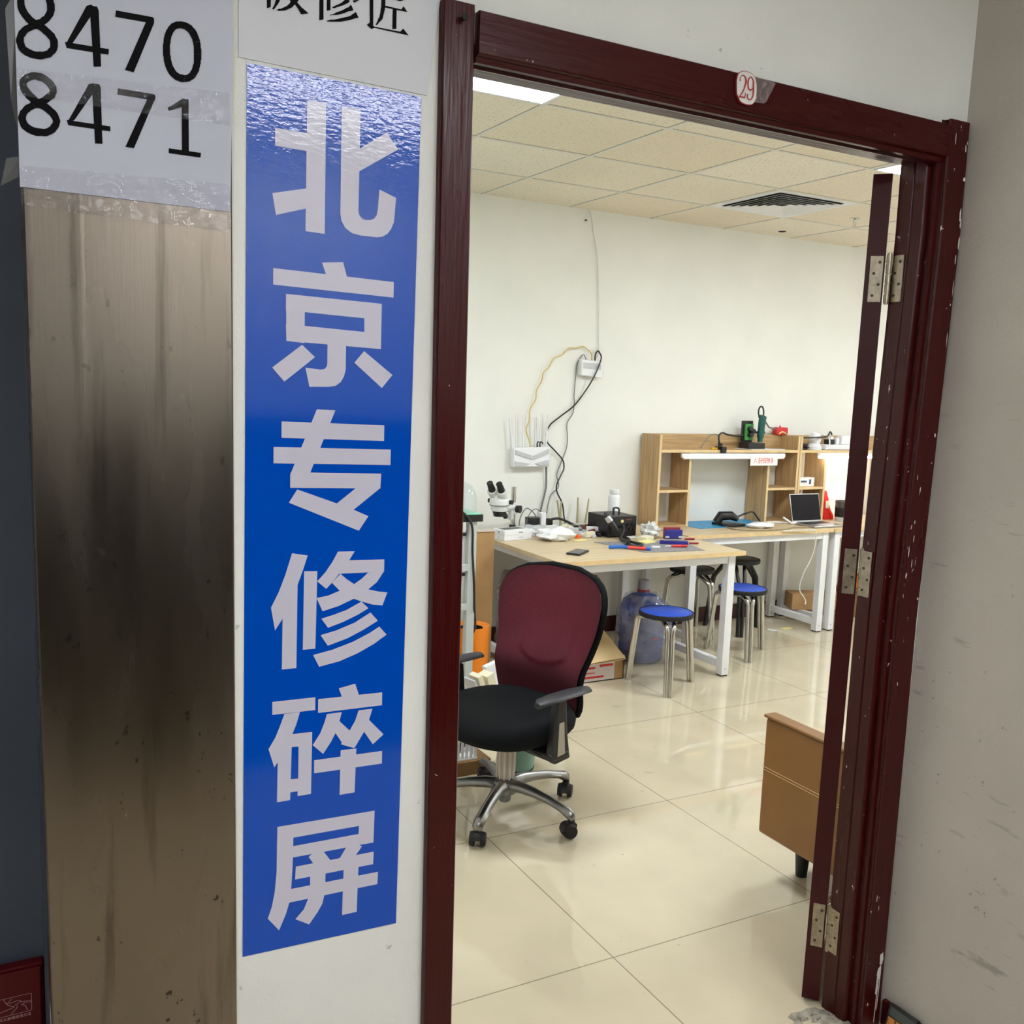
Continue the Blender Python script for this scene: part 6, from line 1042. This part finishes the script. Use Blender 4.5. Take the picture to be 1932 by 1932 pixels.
# stereo microscope
mc = Vector((2.745, 5.06, z)); fw = Vector((-0.80, -0.60, 0)); sd = Vector((0.60, -0.80, 0))
t = thing('microscope', 'white stereo microscope with black eyepieces on a chrome column', 'microscope', mc, world=True)
MB().box(-0.085, 0.05, -0.065, 0.065, 0, 0.012, RZ(math.atan2(0.6, 0.8), mc)).build('base_plate', M_black, t, bevel=0.004)
MB().cyl(mc + Vector((0, 0, 0.012)), mc + Vector((0, 0, 0.05)), 0.020, n=24).build('column_foot', M_black, t)
MB().cyl(mc + Vector((0, 0, 0.012)), mc + Vector((0, 0, 0.280)), 0.0145, n=24).build('column', M_chrome, t)
hc = mc + fw * 0.190 + Vector((0, 0, 0.190))
ar = MB().cyl(mc + Vector((0, 0, 0.115)), mc + Vector((0, 0, 0.185)), 0.024, n=24)
ar.tube([mc + Vector((0, 0, 0.155)), mc + fw * 0.09 + Vector((0, 0, 0.162)), mc + fw * 0.145 + Vector((0, 0, 0.165))], [0.020, 0.019, 0.022], 12)
p0 = mc + fw * 0.03; ar.box(-0.016, 0.016, -0.012, 0.012, 0.085, 0.155, RZ(math.atan2(-0.6, -0.8), p0))
ar.build('focus_arm', M_scope, t, bevel=0.003)
for s in (-1, 1):
    MB().cyl(mc + fw * 0.0 + sd * (0.022 * s) + Vector((0, 0, 0.148)), mc + sd * (0.050 * s) + Vector((0, 0, 0.148)), 0.021, 0.0235, 20).build('focus_knob', M_black, t)
hb = MB().lathe([(0.001, -0.036), (0.048, -0.036), (0.052, -0.026), (0.052, -0.004), (0.060, 0.0), (0.060, 0.026), (0.057, 0.034), (0.05, 0.040), (0.001, 0.042)], 36, hc)
hd = hb.build('head_body', M_scope, t, angle=40)
MB().lathe([(0.061, 0.001), (0.0612, -0.002), (0.053, -0.0025)], 36, hc).build('dark_ring', pm('dark_ring', (60, 62, 62), 0.5), hd)
MB().lathe([(0.001, -0.068), (0.034, -0.068), (0.040, -0.045), (0.044, -0.036), (0.001, -0.035)], 30, hc).build('objective', M_black, t)
MB().ell(hc + fw * -0.02 + sd * 0.03 + Vector((0, 0, -0.066)), 0.016, 0.016, 0.018, 14, 10).build('light_knob', M_black, t)
for s in (-1, 1): MB().cyl(hc + sd * (0.056 * s) + fw * -0.01 + Vector((0, 0, 0.018)), hc + sd * (0.078 * s) + fw * -0.01 + Vector((0, 0, 0.018)), 0.013, n=16).build('zoom_knob', M_black, t)
pb = MB()
rg = []
for (r0, zz, off) in ((0.048, 0.036, 0.0), (0.047, 0.050, -0.004), (0.040, 0.068, -0.002), (0.026, 0.080, -0.010)):
    rg.append([tuple(hc + fw * (off + r0 * math.cos(q)) + sd * (r0 * 1.1 * math.sin(q)) + Vector((0, 0, zz))) for q in [2 * PI * j / 24 for j in range(24)]])
pb.loft(rg); pb.build('prism_housing', M_scope, t, angle=60)
ax = (fw * 0.62 + Vector((0, 0, 0.78))).normalized()
for s in (-1, 1):
    a = hc + fw * 0.012 + sd * (0.030 * s) + Vector((0, 0, 0.045))
    tb = MB().tube([a, a + ax * 0.012, a + ax * 0.045, a + ax * 0.052], [0.022, 0.026, 0.031, 0.030], 24).build('eye_tube', M_scope, t, angle=60)
    MB().tube([a + ax * 0.050, a + ax * 0.058, a + ax * 0.088, a + ax * 0.092, a + ax * 0.108, a + ax * 0.112], [0.020, 0.021, 0.019, 0.0165, 0.019, 0.018], 20).build('eyepiece', M_rubber, tb, angle=60)
tag(MB().tube(crom([(2.80, 5.08, z + 0.003), (2.83, 5.12, z + 0.08), (2.88, 5.14, z + 0.135), (2.93, 5.14, z + 0.11), (2.965, 5.12, z + 0.05)], 5), 0.0035, 8).tube(crom([(2.83, 5.06, z + 0.003), (2.88, 5.1, z + 0.10), (2.95, 5.14, z + 0.13), (3.02, 5.14, z + 0.09)], 5), 0.003, 8).build('loose_leads', M_gcable), 'pale leads looping behind the microscope column', 'cable')
# adapters and power strip behind the bags
t = thing('power_strip', 'white power strip with a black adapter in it at the back of the cluttered desk', 'power strip', (2.97, 5.10, z), world=True)
MB().box(2.83, 3.07, 5.07, 5.13, z, z + 0.035).build('strip', M_whitep, t, bevel=0.004)
MB().box(2.865, 2.935, 5.06, 5.125, z + 0.0355, z + 0.088).build('black_adapter', M_black, t, bevel=0.004)
MB().box(2.945, 2.98, 5.06, 5.115, z + 0.0355, z + 0.115).build('white_plug', M_whitep, t, bevel=0.004)
MB().box(3.0, 3.035, 5.07, 5.12, z + 0.0355, z + 0.075).build('black_plug', M_black, t, bevel=0.004)
tag(MB().tube(crom([(3.03, 5.09, z + 0.07), (3.08, 5.07, z + 0.075), (3.14, 5.04, z + 0.05), (3.20, 5.02, z + 0.012)], 5), 0.008, 8).build('black_lead', M_black), 'short black lead leaving the power strip towards the junk pile', 'cable')
lump('white_bag', 'crumpled white plastic bag lying flat on the cluttered desk', 'bag', (2.865, 4.75, z), (0.110, 0.078, 0.038), M_bagw, 11, 0.28)
lump('grey_bag', 'crumpled translucent grey bag behind the white bag and phone boxes', 'bag', (2.84, 4.95, z), (0.085, 0.06, 0.032), pm('grey_film', (190, 190, 194), 0.35, bump=0.6, bscale=36), 12, 0.3)
lump('tissue', 'white crumpled tissue standing behind the grey bag', 'tissue', (2.800, 4.915, z), (0.018, 0.018, 0.026), M_bagw, 15, 0.3)
# second router lying with khaki antennas
t = thing('spare_router', 'pale flat router lying on the desk with four khaki antennas standing up', 'router', (3.22, 5.17, z), world=True)
b = MB(); b.lathe([(0.001, 0), (0.105, 0), (0.11, 0.01), (0.10, 0.024), (0.001, 0.03)], 36, (0, 0, 0), M=Matrix.Translation((3.24, 5.14, z)) @ Matrix.Diagonal((1.0, 0.72, 1, 1)))
b.build('body', pm('putty_plastic', (188, 188, 178), 0.5), t)
for (a, zt, c) in ((3.146, 0.907, 3.170), (3.178, 0.90, 3.164), (3.302, 0.921, 3.290), (3.385, 0.910, 3.352)):
    MB().cyl((c * 0.996, 5.175, z + 0.015), (a * 0.998, 5.205, zt), 0.0068, 0.0048, 10).build('antenna', M_rod, t)
# junk pile
jp = random.Random(4)
cols = [M_whitep, M_black, M_greyp, pm('rust_print', (128, 72, 60), 0.6), pm('steel_bits', (150, 150, 152), 0.35, 0.7), M_cream, M_black]
names = ['phone_shell', 'charger', 'circuit_board', 'red_tool', 'metal_clip', 'paper_slip', 'plug']
desc = ['white phone shell', 'black charger', 'grey circuit board', 'rusty red tool', 'steel clip', 'cream paper slip', 'black plug']
spots = ((3.09, 4.93), (3.13, 4.98), (3.17, 4.90), (3.20, 4.96), (3.14, 4.86), (3.07, 4.99), (3.22, 5.0), (3.10, 4.82), (3.19, 4.83), (3.06, 4.88), (3.16, 5.03), (3.23, 4.91), (3.12, 4.78), (3.05, 4.95), (3.08, 4.91), (3.15, 4.94), (3.11, 4.87), (3.18, 4.98), (3.16, 4.82), (3.20, 4.87), (3.12, 5.0), (3.09, 4.96), (3.21, 4.81), (3.15, 4.79))
where = ['left side', 'back', 'middle', 'right side', 'front', 'far left', 'far right', 'left corner', 'right corner', 'left edge', 'very back', 'right edge', 'front tip', 'left flank', 'inner left', 'heart', 'inner front', 'inner back', 'near side', 'inner right', 'rear left', 'upper left', 'near right', 'near tip']
desc[0] = 'white phone shell'
for i, (px, py) in enumerate(spots):
    k = i % 7 if i < 14 else (1, 4, 2, 6, 3, 0, 1, 5, 6, 2)[i - 14]
    M = RZ(jp.uniform(0, 3.1), (px, py, z)); wd, dp, hh = jp.uniform(0.05, 0.085), jp.uniform(0.02, 0.04), jp.uniform(0.018, 0.052)
    tag(MB().box(-wd / 2, wd / 2, -dp / 2, dp / 2, 0, hh, M).build(names[k], cols[k], bevel=0.004), '%s at the %s of the junk pile by the heat gun station' % (desc[k], where[i]), names[k].replace('_', ' '), 'junk pile on the cluttered desk')
flatbox('orange_stopper', 'small orange stopper before the junk pile by the white bag', 'stopper', 3.035, 4.775, z, 0.03, 0.022, 0.02, 0.3, pm('orange_red', (244, 106, 44), 0.4))
flatbox('yellow_note', 'yellow paper slip half under the white bag', 'paper', 3.005, 4.70, z, 0.085, 0.05, 0.002, 0.25, M_yellow)
flatbox('yellow_note', 'yellow folded paper between the white bag and the junk pile', 'paper', 3.02, 4.83, z, 0.06, 0.05, 0.012, -0.5, M_yellow)
# grey work mat and tools
mt = [(3.10, 4.30), (3.155, 4.645), (3.63, 4.56), (3.50, 4.185)]
tag(MB().prism([(3.045, 4.62), (3.13, 4.235), (3.515, 4.19), (3.60, 4.53)], z, z + 0.002, 'Z').build('work_mat', M_greymat, smooth=False), 'speckled grey work mat under the tools on the cluttered desk', 'mat')
zm = z + 0.0022
# heat gun station
hs = (3.31, 4.84)
t = thing('heat_gun_station', 'black metal heat gun station with handle on the cluttered desk', 'soldering station', (hs[0], hs[1], z), world=True)
bx0, bx1, by0, by1, hh = 3.222, 3.425, 4.735, 4.965, 0.128
MB().box(bx0, bx1, by0, by1, z + 0.006, z + hh).build('case', M_blackm, t, bevel=0.003)
for (a, b_) in ((bx0 + 0.02, by0 + 0.02), (bx1 - 0.02, by0 + 0.02), (bx0 + 0.02, by1 - 0.02), (bx1 - 0.02, by1 - 0.02)): MB().cyl((a, b_, z), (a, b_, z + 0.007), 0.009, n=14).build('foot', M_rubber, t)
MB().tube(crom([(3.298, 4.80, z + hh), (3.298, 4.80, z + hh + 0.030), (3.306, 4.803, z + hh + 0.043), (3.335, 4.81, z + hh + 0.040), (3.348, 4.815, z + hh + 0.026), (3.348, 4.815, z + hh - 0.002)], 5), 0.0055, 10).build('handle', M_black, t)
MB().cyl((3.318, by0 - 0.004, z + 0.098), (3.318, by0, z + 0.098), 0.010, n=20).build('yellow_badge', M_yellow, t)
MB().box(3.345, 3.385, by0 - 0.0012, by0, z + 0.104, z + 0.109).build('red_print', pm('rust_print', (128, 72, 60), 0.6), t, smooth=False)
dl = MB()
for (a, q) in ((3.345, 0.045), (3.375, 0.045), (3.405, 0.045), (3.36, 0.075), (3.395, 0.078)): dl.cyl((a, by0 - 0.010, z + q), (a, by0, z + q), 0.0085, n=16)
dl.build('dial', M_black, t)
# heat gun handset with lead
t2 = thing('heat_gun', 'black heat gun handset with steel nozzle propped against the station', 'heat gun', (3.21, 4.70, z), world=True)
a = Vector((3.188, 4.735, z + 0.155)); b_ = Vector((3.268, 4.685, z + 0.02))
MB().tube([a, a.lerp(b_, 0.2)], [0.006, 0.016], 16).build('tip', M_blackm, t2)
MB().tube([a.lerp(b_, 0.18), a.lerp(b_, 0.22), a.lerp(b_, 0.40)], [0.017, 0.020, 0.020], 18).build('nozzle', M_silver, t2)
MB().tube([a.lerp(b_, 0.38), a.lerp(b_, 0.45), a.lerp(b_, 0.8), b_], [0.018, 0.021, 0.018, 0.012], 18).build('grip', M_black, t2, angle=60)
MB().tube(crom([b_, (3.285, 4.64, z + 0.012), (3.26, 4.57, z + 0.014), (3.19, 4.50, z + 0.012), (3.15, 4.43, z + 0.010), (3.19, 4.38, z + 0.010), (3.235, 4.41, z + 0.012), (3.20, 4.48, z + 0.020), (3.22, 4.60, z + 0.014), (3.28, 4.66, z + 0.05), (3.30, 4.70, z + 0.075), (3.285, 4.725, z + 0.06)], 6), 0.0085, 10).build('lead', M_black, t2)
# white bottle behind the station
t = thing('white_bottle', 'white plastic bottle with a screw cap behind the black heat gun station', 'bottle', (3.44, 5.03, z), world=True)
MB().lathe([(0.001, 0), (0.036, 0), (0.038, 0.006), (0.038, 0.205), (0.034, 0.218), (0.028, 0.224), (0.028, 0.228)], 32, (3.455, 5.03, z)).build('body', M_whitep, t)
MB().lathe([(0.031, 0.229), (0.032, 0.232), (0.031, 0.256), (0.001, 0.258)], 28, (3.455, 5.03, z)).build('cap', M_whitep, t)
MB().box(3.425, 3.434, 4.996, 4.9985, z + 0.115, z + 0.145).build('dark_mark', M_black, t, smooth=False)
# phone, pliers, notes, bits
t = thing('phone', 'black phone lying near the front edge of the cluttered desk', 'phone', (2.745, 4.33, z), 0.76, world=True)
MB().box(-0.077, 0.077, -0.038, 0.038, 0, 0.011, RZ(0.66, (2.752, 4.325, z))).build('body', M_black, t, bevel=0.003, seg=3)
MB().box(-0.072, 0.072, -0.033, 0.033, 0.0111, 0.0114, RZ(0.66, (2.752, 4.325, z))).build('screen', pm('dim_screen', (44, 46, 48), 0.25), t, smooth=False)
t = thing('pliers', 'pliers with bright blue and red grips on the edge of the grey mat', 'pliers', (3.10, 4.36, zm), world=True)
MB().tube(crom([(3.00, 4.395, z + 0.010), (3.05, 4.385, z + 0.012), (3.105, 4.355, z + 0.012)], 5), [0.007] + [0.0095] * 9 + [0.008], 10).build('blue_grip', M_pblue, t)
MB().tube(crom([(3.103, 4.355, z + 0.012), (3.14, 4.315, z + 0.012), (3.175, 4.285, z + 0.012)], 5), 0.0092, 10).build('red_grip', pm('coral_grip', (238, 70, 60), 0.4), t)
MB().tube(crom([(3.174, 4.285, z + 0.012), (3.195, 4.268, z + 0.011)], 5), [0.009] * 5 + [0.006], 10).build('blue_tip', M_pblue, t)
flatbox('cream_note', 'cream folded paper slip in front of the crumpled film', 'paper', 3.345, 4.52, zm, 0.10, 0.07, 0.008, 0.3, M_yellow)
flatbox('paper_bundle', 'cream bundle of papers under the crumpled film', 'paper', 3.40, 4.60, zm, 0.10, 0.06, 0.022, 0.5, M_cream)
lump('crumpled_film', 'heap of crumpled clear film between the heat gun station and the navy tool case', 'film', (3.475, 4.66, zm), (0.055, 0.05, 0.048), pm('bright_film', (226, 226, 224), 0.2, bump=1.0, bscale=50, bdist=0.02), 21, 0.42, freq=4.0)
flatbox('white_tray', 'white flat tray in front of the heat gun station', 'tray', 3.335, 4.685, zm, 0.12, 0.035, 0.007, 0.15, M_whitep)
t = thing('tool_case', 'navy tool case with a red lid at the right end of the cluttered desk', 'tool case', (3.60, 4.62, z), world=True)
M = RZ(-0.25, (3.605, 4.60, z))
MB().box(-0.055, 0.055, -0.012, 0.012, 0, 0.056, M).build('case', M_navy, t, bevel=0.003)
MB().box(-0.055, 0.050, 0.014, 0.032, 0, 0.068, M).build('red_lid', pm('maroon_plastic', (150, 40, 50), 0.4), t, bevel=0.003)
for s in (-0.045, 0.04): MB().box(s - 0.012, s + 0.012, -0.018, -0.0125, 0.008, 0.018, M).build('latch', M_greyp, t)
t = thing('tool_case', 'flat navy tool tray in front of the upright navy case', 'tool case', (3.47, 4.45, zm), world=True)
M = RZ(-0.45, (3.475, 4.425, zm))
MB().box(-0.082, 0.082, -0.014, 0.014, 0, 0.020, M).build('tray', M_navy, t, bevel=0.003)
MB().box(-0.06, 0.055, -0.008, 0.010, 0.0201, 0.0225, M).build('steel_bits', M_silver, t, smooth=False)
def pen(name, label, cat, a, b_, r, mat, tipmat=None):
    t = thing(name, label, cat, a, world=True); a, b_ = Vector(a), Vector(b_)
    MB().tube([a, a.lerp(b_, 0.03), a.lerp(b_, 0.7), a.lerp(b_, 0.72)], [r * 0.6, r, r, r * 0.7], 10).build('handle', mat, t)
    MB().tube([a.lerp(b_, 0.7), b_], [r * 0.45, r * 0.3], 8).build('tip', tipmat or M_silver, t); return t
pen('screwdriver', 'red screwdriver lying at the front edge of the grey mat', 'screwdriver', (3.475, 4.30, zm + 0.0085), (3.35, 4.345, zm + 0.006), 0.008, M_redp, M_whitep)
pen('screwdriver', 'dark red screwdriver right of the upright navy case', 'screwdriver', (3.705, 4.52, z + 0.007), (3.625, 4.555, z + 0.005), 0.0065, pm('deep_red', (140, 26, 34), 0.4))
pen('screwdriver', 'dark red screwdriver right of the flat navy tray', 'screwdriver', (3.625, 4.385, z + 0.006), (3.555, 4.42, z + 0.005), 0.0055, pm('deep_red', (140, 26, 34), 0.4))
flatbox('white_clip', 'white clip at the front edge of the grey mat', 'clip', 3.285, 4.345, zm, 0.05, 0.018, 0.010, -0.3, M_whitep)
tag(MB().lathe([(0.001, 0), (0.012, 0), (0.014, 0.012), (0.010, 0.03), (0.004, 0.034)], 16, (3.155, 4.43, zm)).build('dark_spool', M_blackm), 'small dark spool standing beside the pliers', 'spool')

# ---------------------------------------------------------------- things on the hutch desk
z = ZU + 0.0006
tag(MB().prism([(4.072, 5.235), (4.072, 5.03), (4.085, 4.93), (4.72, 4.95), (4.735, 5.235)], z, z + 0.003, 'Z').build('silicone_mat', M_mat, smooth=False), 'blue silicone work mat in the opening of the oak hutch', 'mat')
t = thing('iron_holder', 'black soldering iron holder with arching black lead on the blue mat', 'soldering iron holder', (4.38, 5.0, z), world=True)
MB().prism([(4.30, 4.96), (4.30, 5.08), (4.42, 5.08), (4.47, 4.93), (4.36, 4.92)], z + 0.0032, z + 0.022, 'Z').build('base', M_black, t, bevel=0.004)
MB().tube([(4.31, 5.04, z + 0.02), (4.335, 5.03, z + 0.065), (4.40, 5.0, z + 0.070), (4.44, 4.975, z + 0.045)], [0.03, 0.034, 0.03, 0.018], 14).build('holder', M_black, t, bevel=0.003)
MB().tube(crom([(4.43, 4.985, z + 0.058), (4.50, 4.97, z + 0.085), (4.57, 4.98, z + 0.093), (4.63, 5.0, z + 0.055), (4.67, 5.0, z + 0.012)], 6), 0.006, 10).build('lead', M_black, t)
t = thing('red_plug', 'small dark red plug at the right end of the blue mat', 'plug', (4.70, 5.0, z), world=True)
MB().box(4.665, 4.725, 4.985, 5.02, z + 0.0032, z + 0.015).build('body', pm('deep_red', (140, 26, 34), 0.4), t, bevel=0.004)
lump('white_pouch', 'flattened white plastic pouch lying right of the iron holder', 'pouch', (4.555, 4.875, z), (0.105, 0.060, 0.019), M_bagw, 31, 0.14)
tag(MB().tube(crom([(4.31, 4.94, z + 0.004), (4.29, 4.83, z + 0.004), (4.38, 4.765, z + 0.004), (4.52, 4.745, z + 0.004), (4.66, 4.75, z + 0.004), (4.78, 4.80, z + 0.004), (4.90, 4.79, z + 0.004)], 6), 0.0045, 8).build('tan_lead', pm('tan_cable', (150, 132, 104), 0.5)), 'tan lead snaking along the front of the hutch desk', 'cable')
t = thing('laptop', 'open silver laptop with a dark screen in front of the hutches', 'laptop', (5.07, 4.86, z), world=True)
MB().box(4.925, 5.205, 4.745, 4.955, z + 0.002, z + 0.014).build('base', M_silver, t, bevel=0.003)
MB().box(4.95, 5.18, 4.845, 4.935, z + 0.0141, z + 0.0147).build('keyboard', M_black, t, smooth=False)
MB().box(5.02, 5.11, 4.762, 4.83, z + 0.0141, z + 0.0144).build('trackpad', M_greyp, t, smooth=False)
Ms = Matrix.Translation((0, 4.957, z + 0.012)) @ Matrix.Rotation(math.radians(-14), 4, 'X')
lid = MB().box(4.925, 5.205, 0, 0.006, 0, 0.200, Ms).build('lid', M_silver, t, bevel=0.002)
MB().box(4.930, 5.200, -0.0008, 0.0001, 0.010, 0.194, Ms).build('screen', M_screen, lid, smooth=False)
t = thing('white_charger', 'white charger plug and lead on the desk left of the laptop', 'charger', (4.88, 4.96, z), world=True)
MB().tube([(4.86, 4.985, z + 0.045), (4.905, 4.95, z + 0.010)], 0.007, 10).build('plug', M_whitep, t)
MB().tube(crom([(4.905, 4.95, z + 0.008), (4.935, 4.925, z + 0.012)], 4), 0.009, 10).build('plug_end', M_whitep, t)
MB().tube(crom([(4.70, 5.03, z + 0.004), (4.78, 5.035, z + 0.006), (4.86, 5.02, z + 0.005), (4.89, 4.97, z + 0.008)], 5), 0.006, 8).build('lead', M_whitep, t)
# items on top of the left hutch
zs = 1.2406
t = thing('drill_stand', 'black and green stand holding a green rotary tool on the oak hutch', 'tool stand', (4.66, 5.12, zs), world=True)
MB().box(4.585, 4.735, 5.08, 5.18, zs + 0.0045, zs + 0.045).build('base', M_black, t, bevel=0.003)
MB().box(4.595, 4.69, 5.165, 5.18, zs + 0.046, zs + 0.195).build('back_plate', M_black, t, bevel=0.002)
MB().box(4.612, 4.683, 5.150, 5.1645, zs + 0.06, zs + 0.175).build('green_panel', pm('leaf_green', (74, 148, 74), 0.4), t, bevel=0.002)
for (px, pz) in ((4.645, 0.10), (4.665, 0.125), (4.64, 0.14)): MB().cyl((px, 5.12, zs + pz), (px, 5.149, zs + pz), 0.016, n=16).build('clamp_knob', M_black, t)
MB().tube([(4.660, 5.13, zs + 0.118), (4.75, 5.11, zs + 0.118)], 0.008, 10).build('clamp_bar', M_black, t)
MB().tube(crom([(4.712, 5.11, zs + 0.05), (4.715, 5.11, zs + 0.12), (4.722, 5.11, zs + 0.21), (4.728, 5.11, zs + 0.235)], 5), [0.018] * 3 + [0.024] * 5 + [0.026] * 6 + [0.024, 0.012], 16).build('rotary_tool', M_dgreen, t, angle=60)
MB().tube(crom([(4.700, 5.12, zs + 0.22), (4.690, 5.12, zs + 0.26), (4.700, 5.12, zs + 0.293), (4.720, 5.115, zs + 0.293), (4.728, 5.11, zs + 0.26), (4.726, 5.11, zs + 0.23)], 6), 0.0055, 10).build('hanging_loop', M_black, t)
MB().tube(crom([(4.745, 5.11, zs + 0.20), (4.80, 5.14, zs + 0.17), (4.86, 5.18, zs + 0.15), (4.95, 5.21, zs + 0.142)], 6), 0.0055, 8).build('lead', M_gcable, t)
tag(MB().prism([(4.56, 5.19), (4.60, 5.06), (4.90, 5.055), (4.92, 5.10), (4.80, 5.19)], zs, zs + 0.004, 'Z').build('white_sheet', M_whitep, smooth=False), 'white sheet on the hutch shelf under the green tool stand', 'sheet')
t = thing('red_spool', 'small red plastic box on the top corner of the left oak hutch', 'box', (5.0, 5.2, 1.338), world=True)
MB().box(4.952, 5.062, 5.205, 5.243, 1.3378, 1.392).build('body', M_redp, t, bevel=0.006)
MB().tube(crom([(4.975, 5.204, 1.345), (5.005, 5.2035, 1.360), (5.045, 5.204, 1.345)], 5), 0.005, 8).build('yellow_edge', M_yellow, t)
MB().cyl((5.0, 5.224, 1.391), (5.0, 5.224, 1.404), 0.006, n=12).build('stud', M_redp, t)
t = thing('shelf_clamp', 'black clamp with gooseneck on the front edge of the oak hutch shelf', 'clamp', (4.33, 5.05, 1.22), world=True)
MB().box(4.305, 4.345, 5.026, 5.10, 1.2408, 1.262).box(4.305, 4.345, 5.024, 5.0435, 1.219, 1.262).build('jaw', M_black, t, bevel=0.003)
MB().cyl((4.325, 5.07, 1.262), (4.325, 5.07, 1.285), 0.016, n=16).build('knob', M_black, t)
MB().tube(crom([(4.325, 5.08, 1.28), (4.325, 5.09, 1.33), (4.37, 5.11, 1.352), (4.44, 5.13, 1.338), (4.52, 5.14, 1.330), (4.585, 5.145, 1.335)], 6), 0.0065, 10).build('gooseneck', M_black, t)
MB().tube(crom([(4.20, 5.12, 1.244), (4.25, 5.13, 1.30), (4.31, 5.15, 1.335), (4.37, 5.16, 1.335), (4.40, 5.17, 1.29), (4.37, 5.18, 1.248)], 6), 0.003, 8).build('thin_lead', M_gcable, t)
flatbox('yellow_screwdriver', 'yellow screwdriver grip on the hutch shelf beside the clamp', 'tool', 4.27, 5.066, zs, 0.05, 0.016, 0.014, 0.0, pm('mustard', (214, 160, 30), 0.4))
# items on the right hutch
t = thing('white_fan', 'small white round desk fan on the right oak hutch', 'fan', (5.22, 5.11, zs), world=True)
MB().lathe([(0.001, 0), (0.052, 0), (0.052, 0.022), (0.044, 0.030), (0.036, 0.045), (0.040, 0.060), (0.046, 0.075), (0.046, 0.085), (0.030, 0.118), (0.001, 0.124)], 30, (5.235, 5.11, zs)).build('body', M_whitep, t, angle=40)
t = thing('power_strip', 'white power strip crowded with plugs on the right oak hutch', 'power strip', (5.45, 5.10, zs), world=True)
MB().box(5.31, 5.60, 5.075, 5.135, zs, zs + 0.038).build('strip', M_whitep, t, bevel=0.004)
MB().box(5.345, 5.405, 5.08, 5.13, zs + 0.0385, zs + 0.075).build('black_plug', M_black, t, bevel=0.004)
for (a, hh) in ((5.365, 0.095), (5.425, 0.085)): MB().box(a, a + 0.03, 5.085, 5.125, zs + (0.0755 if a < 5.4 else 0.0385), zs + hh).build('white_plug', M_whitep, t, bevel=0.003)
MB().box(5.475, 5.57, 5.08, 5.13, zs + 0.0385, zs + 0.105).build('white_adapter', M_whitep, t, bevel=0.004)
MB().tube(crom([(5.06, 5.09, zs + 0.085), (5.18, 5.05, zs + 0.09), (5.30, 5.06, zs + 0.098), (5.36, 5.09, zs + 0.13), (5.39, 5.10, zs + 0.11)], 6), 0.006, 8).build('black_lead', M_black, t)
MB().tube(crom([(5.27, 5.08, zs + 0.115), (5.33, 5.07, zs + 0.09), (5.32, 5.05, zs + 0.03), (5.28, 5.045, zs + 0.004)], 6), 0.005, 8).build('white_lead', M_whitep, t)
tag(lump('dark_lead_coil', '', '', (5.115, 5.11, zs), (0.045, 0.05, 0.022), M_black, 41, 0.3), 'coil of dark leads left of the white fan on the right hutch', 'cable coil')
t = thing('small_box', 'small white box with dark blue print on the lit hutch shelf', 'box', (5.17, 5.12, 0.975), world=True)
M = RZ(0.05, (5.17, 5.13, 0.9746))
MB().box(-0.085, 0.085, -0.03, 0.03, 0, 0.062, M).build('box', M_whitep, t, bevel=0.001, smooth=False)
MB().box(-0.055, 0.005, -0.0306, -0.0299, 0.028, 0.042, M).box(0.03, 0.05, -0.0306, -0.0299, 0.015, 0.05, M).build('blue_print', pm('navy_print', (62, 76, 118), 0.5), t, smooth=False)
t = thing('red_bag', 'bright red plastic bag standing under the glowing tube lamp', 'bag', (5.4, 5.1, z), world=True)
rg = []
for (zz, cx2, rx, ry) in ((0.001, 5.415, 0.060, 0.035), (0.03, 5.41, 0.062, 0.04), (0.07, 5.39, 0.045, 0.035), (0.11, 5.375, 0.038, 0.03), (0.15, 5.372, 0.036, 0.024), (0.205, 5.365, 0.028, 0.010), (0.212, 5.365, 0.020, 0.004)):
    rg.append([(cx2 + rx * math.cos(q) * (1 + 0.12 * math.sin(5 * q + zz * 40)), 5.11 + ry * math.sin(q) * (1 + 0.15 * math.sin(4 * q + zz * 30)), z + zz) for q in [2 * PI * j / 26 for j in range(26)]])
MB().loft(rg).build('bag', M_redbag, t, angle=60)
MB().box(5.355, 5.388, 5.072, 5.0735, z + 0.085, z + 0.14).build('white_print', M_cream, t, smooth=False)
t = thing('mesh_basket', 'black round wire pot at the far right of the desk beside the door leaf', 'pot', (5.46, 5.0, z), world=True)
MB().lathe([(0.001, 0), (0.060, 0), (0.062, 0.03), (0.001, 0.03)], 32, (5.455, 4.99, z)).build('foot', M_greyp, t)
MB().lathe([(0.062, 0.0305), (0.064, 0.10), (0.060, 0.10), (0.058, 0.0305), (0.062, 0.0305)], 32, (5.455, 4.99, z), cap=False).build('body', M_black, t)
MB().lathe([(0.0625, 0.1005), (0.064, 0.142), (0.060, 0.142), (0.058, 0.1005), (0.0625, 0.1005)], 32, (5.455, 4.99, z), cap=False).build('smoked_rim', clear_mat('smoked_plastic', (90, 90, 90), 0.45), t)
MB().tube([(5.455 + 0.0635 * math.cos(2 * PI * k / 32), 4.99 + 0.0635 * math.sin(2 * PI * k / 32), z + 0.144) for k in range(32)], 0.0025, 8, closed=True).build('wire_rim', M_black, t)
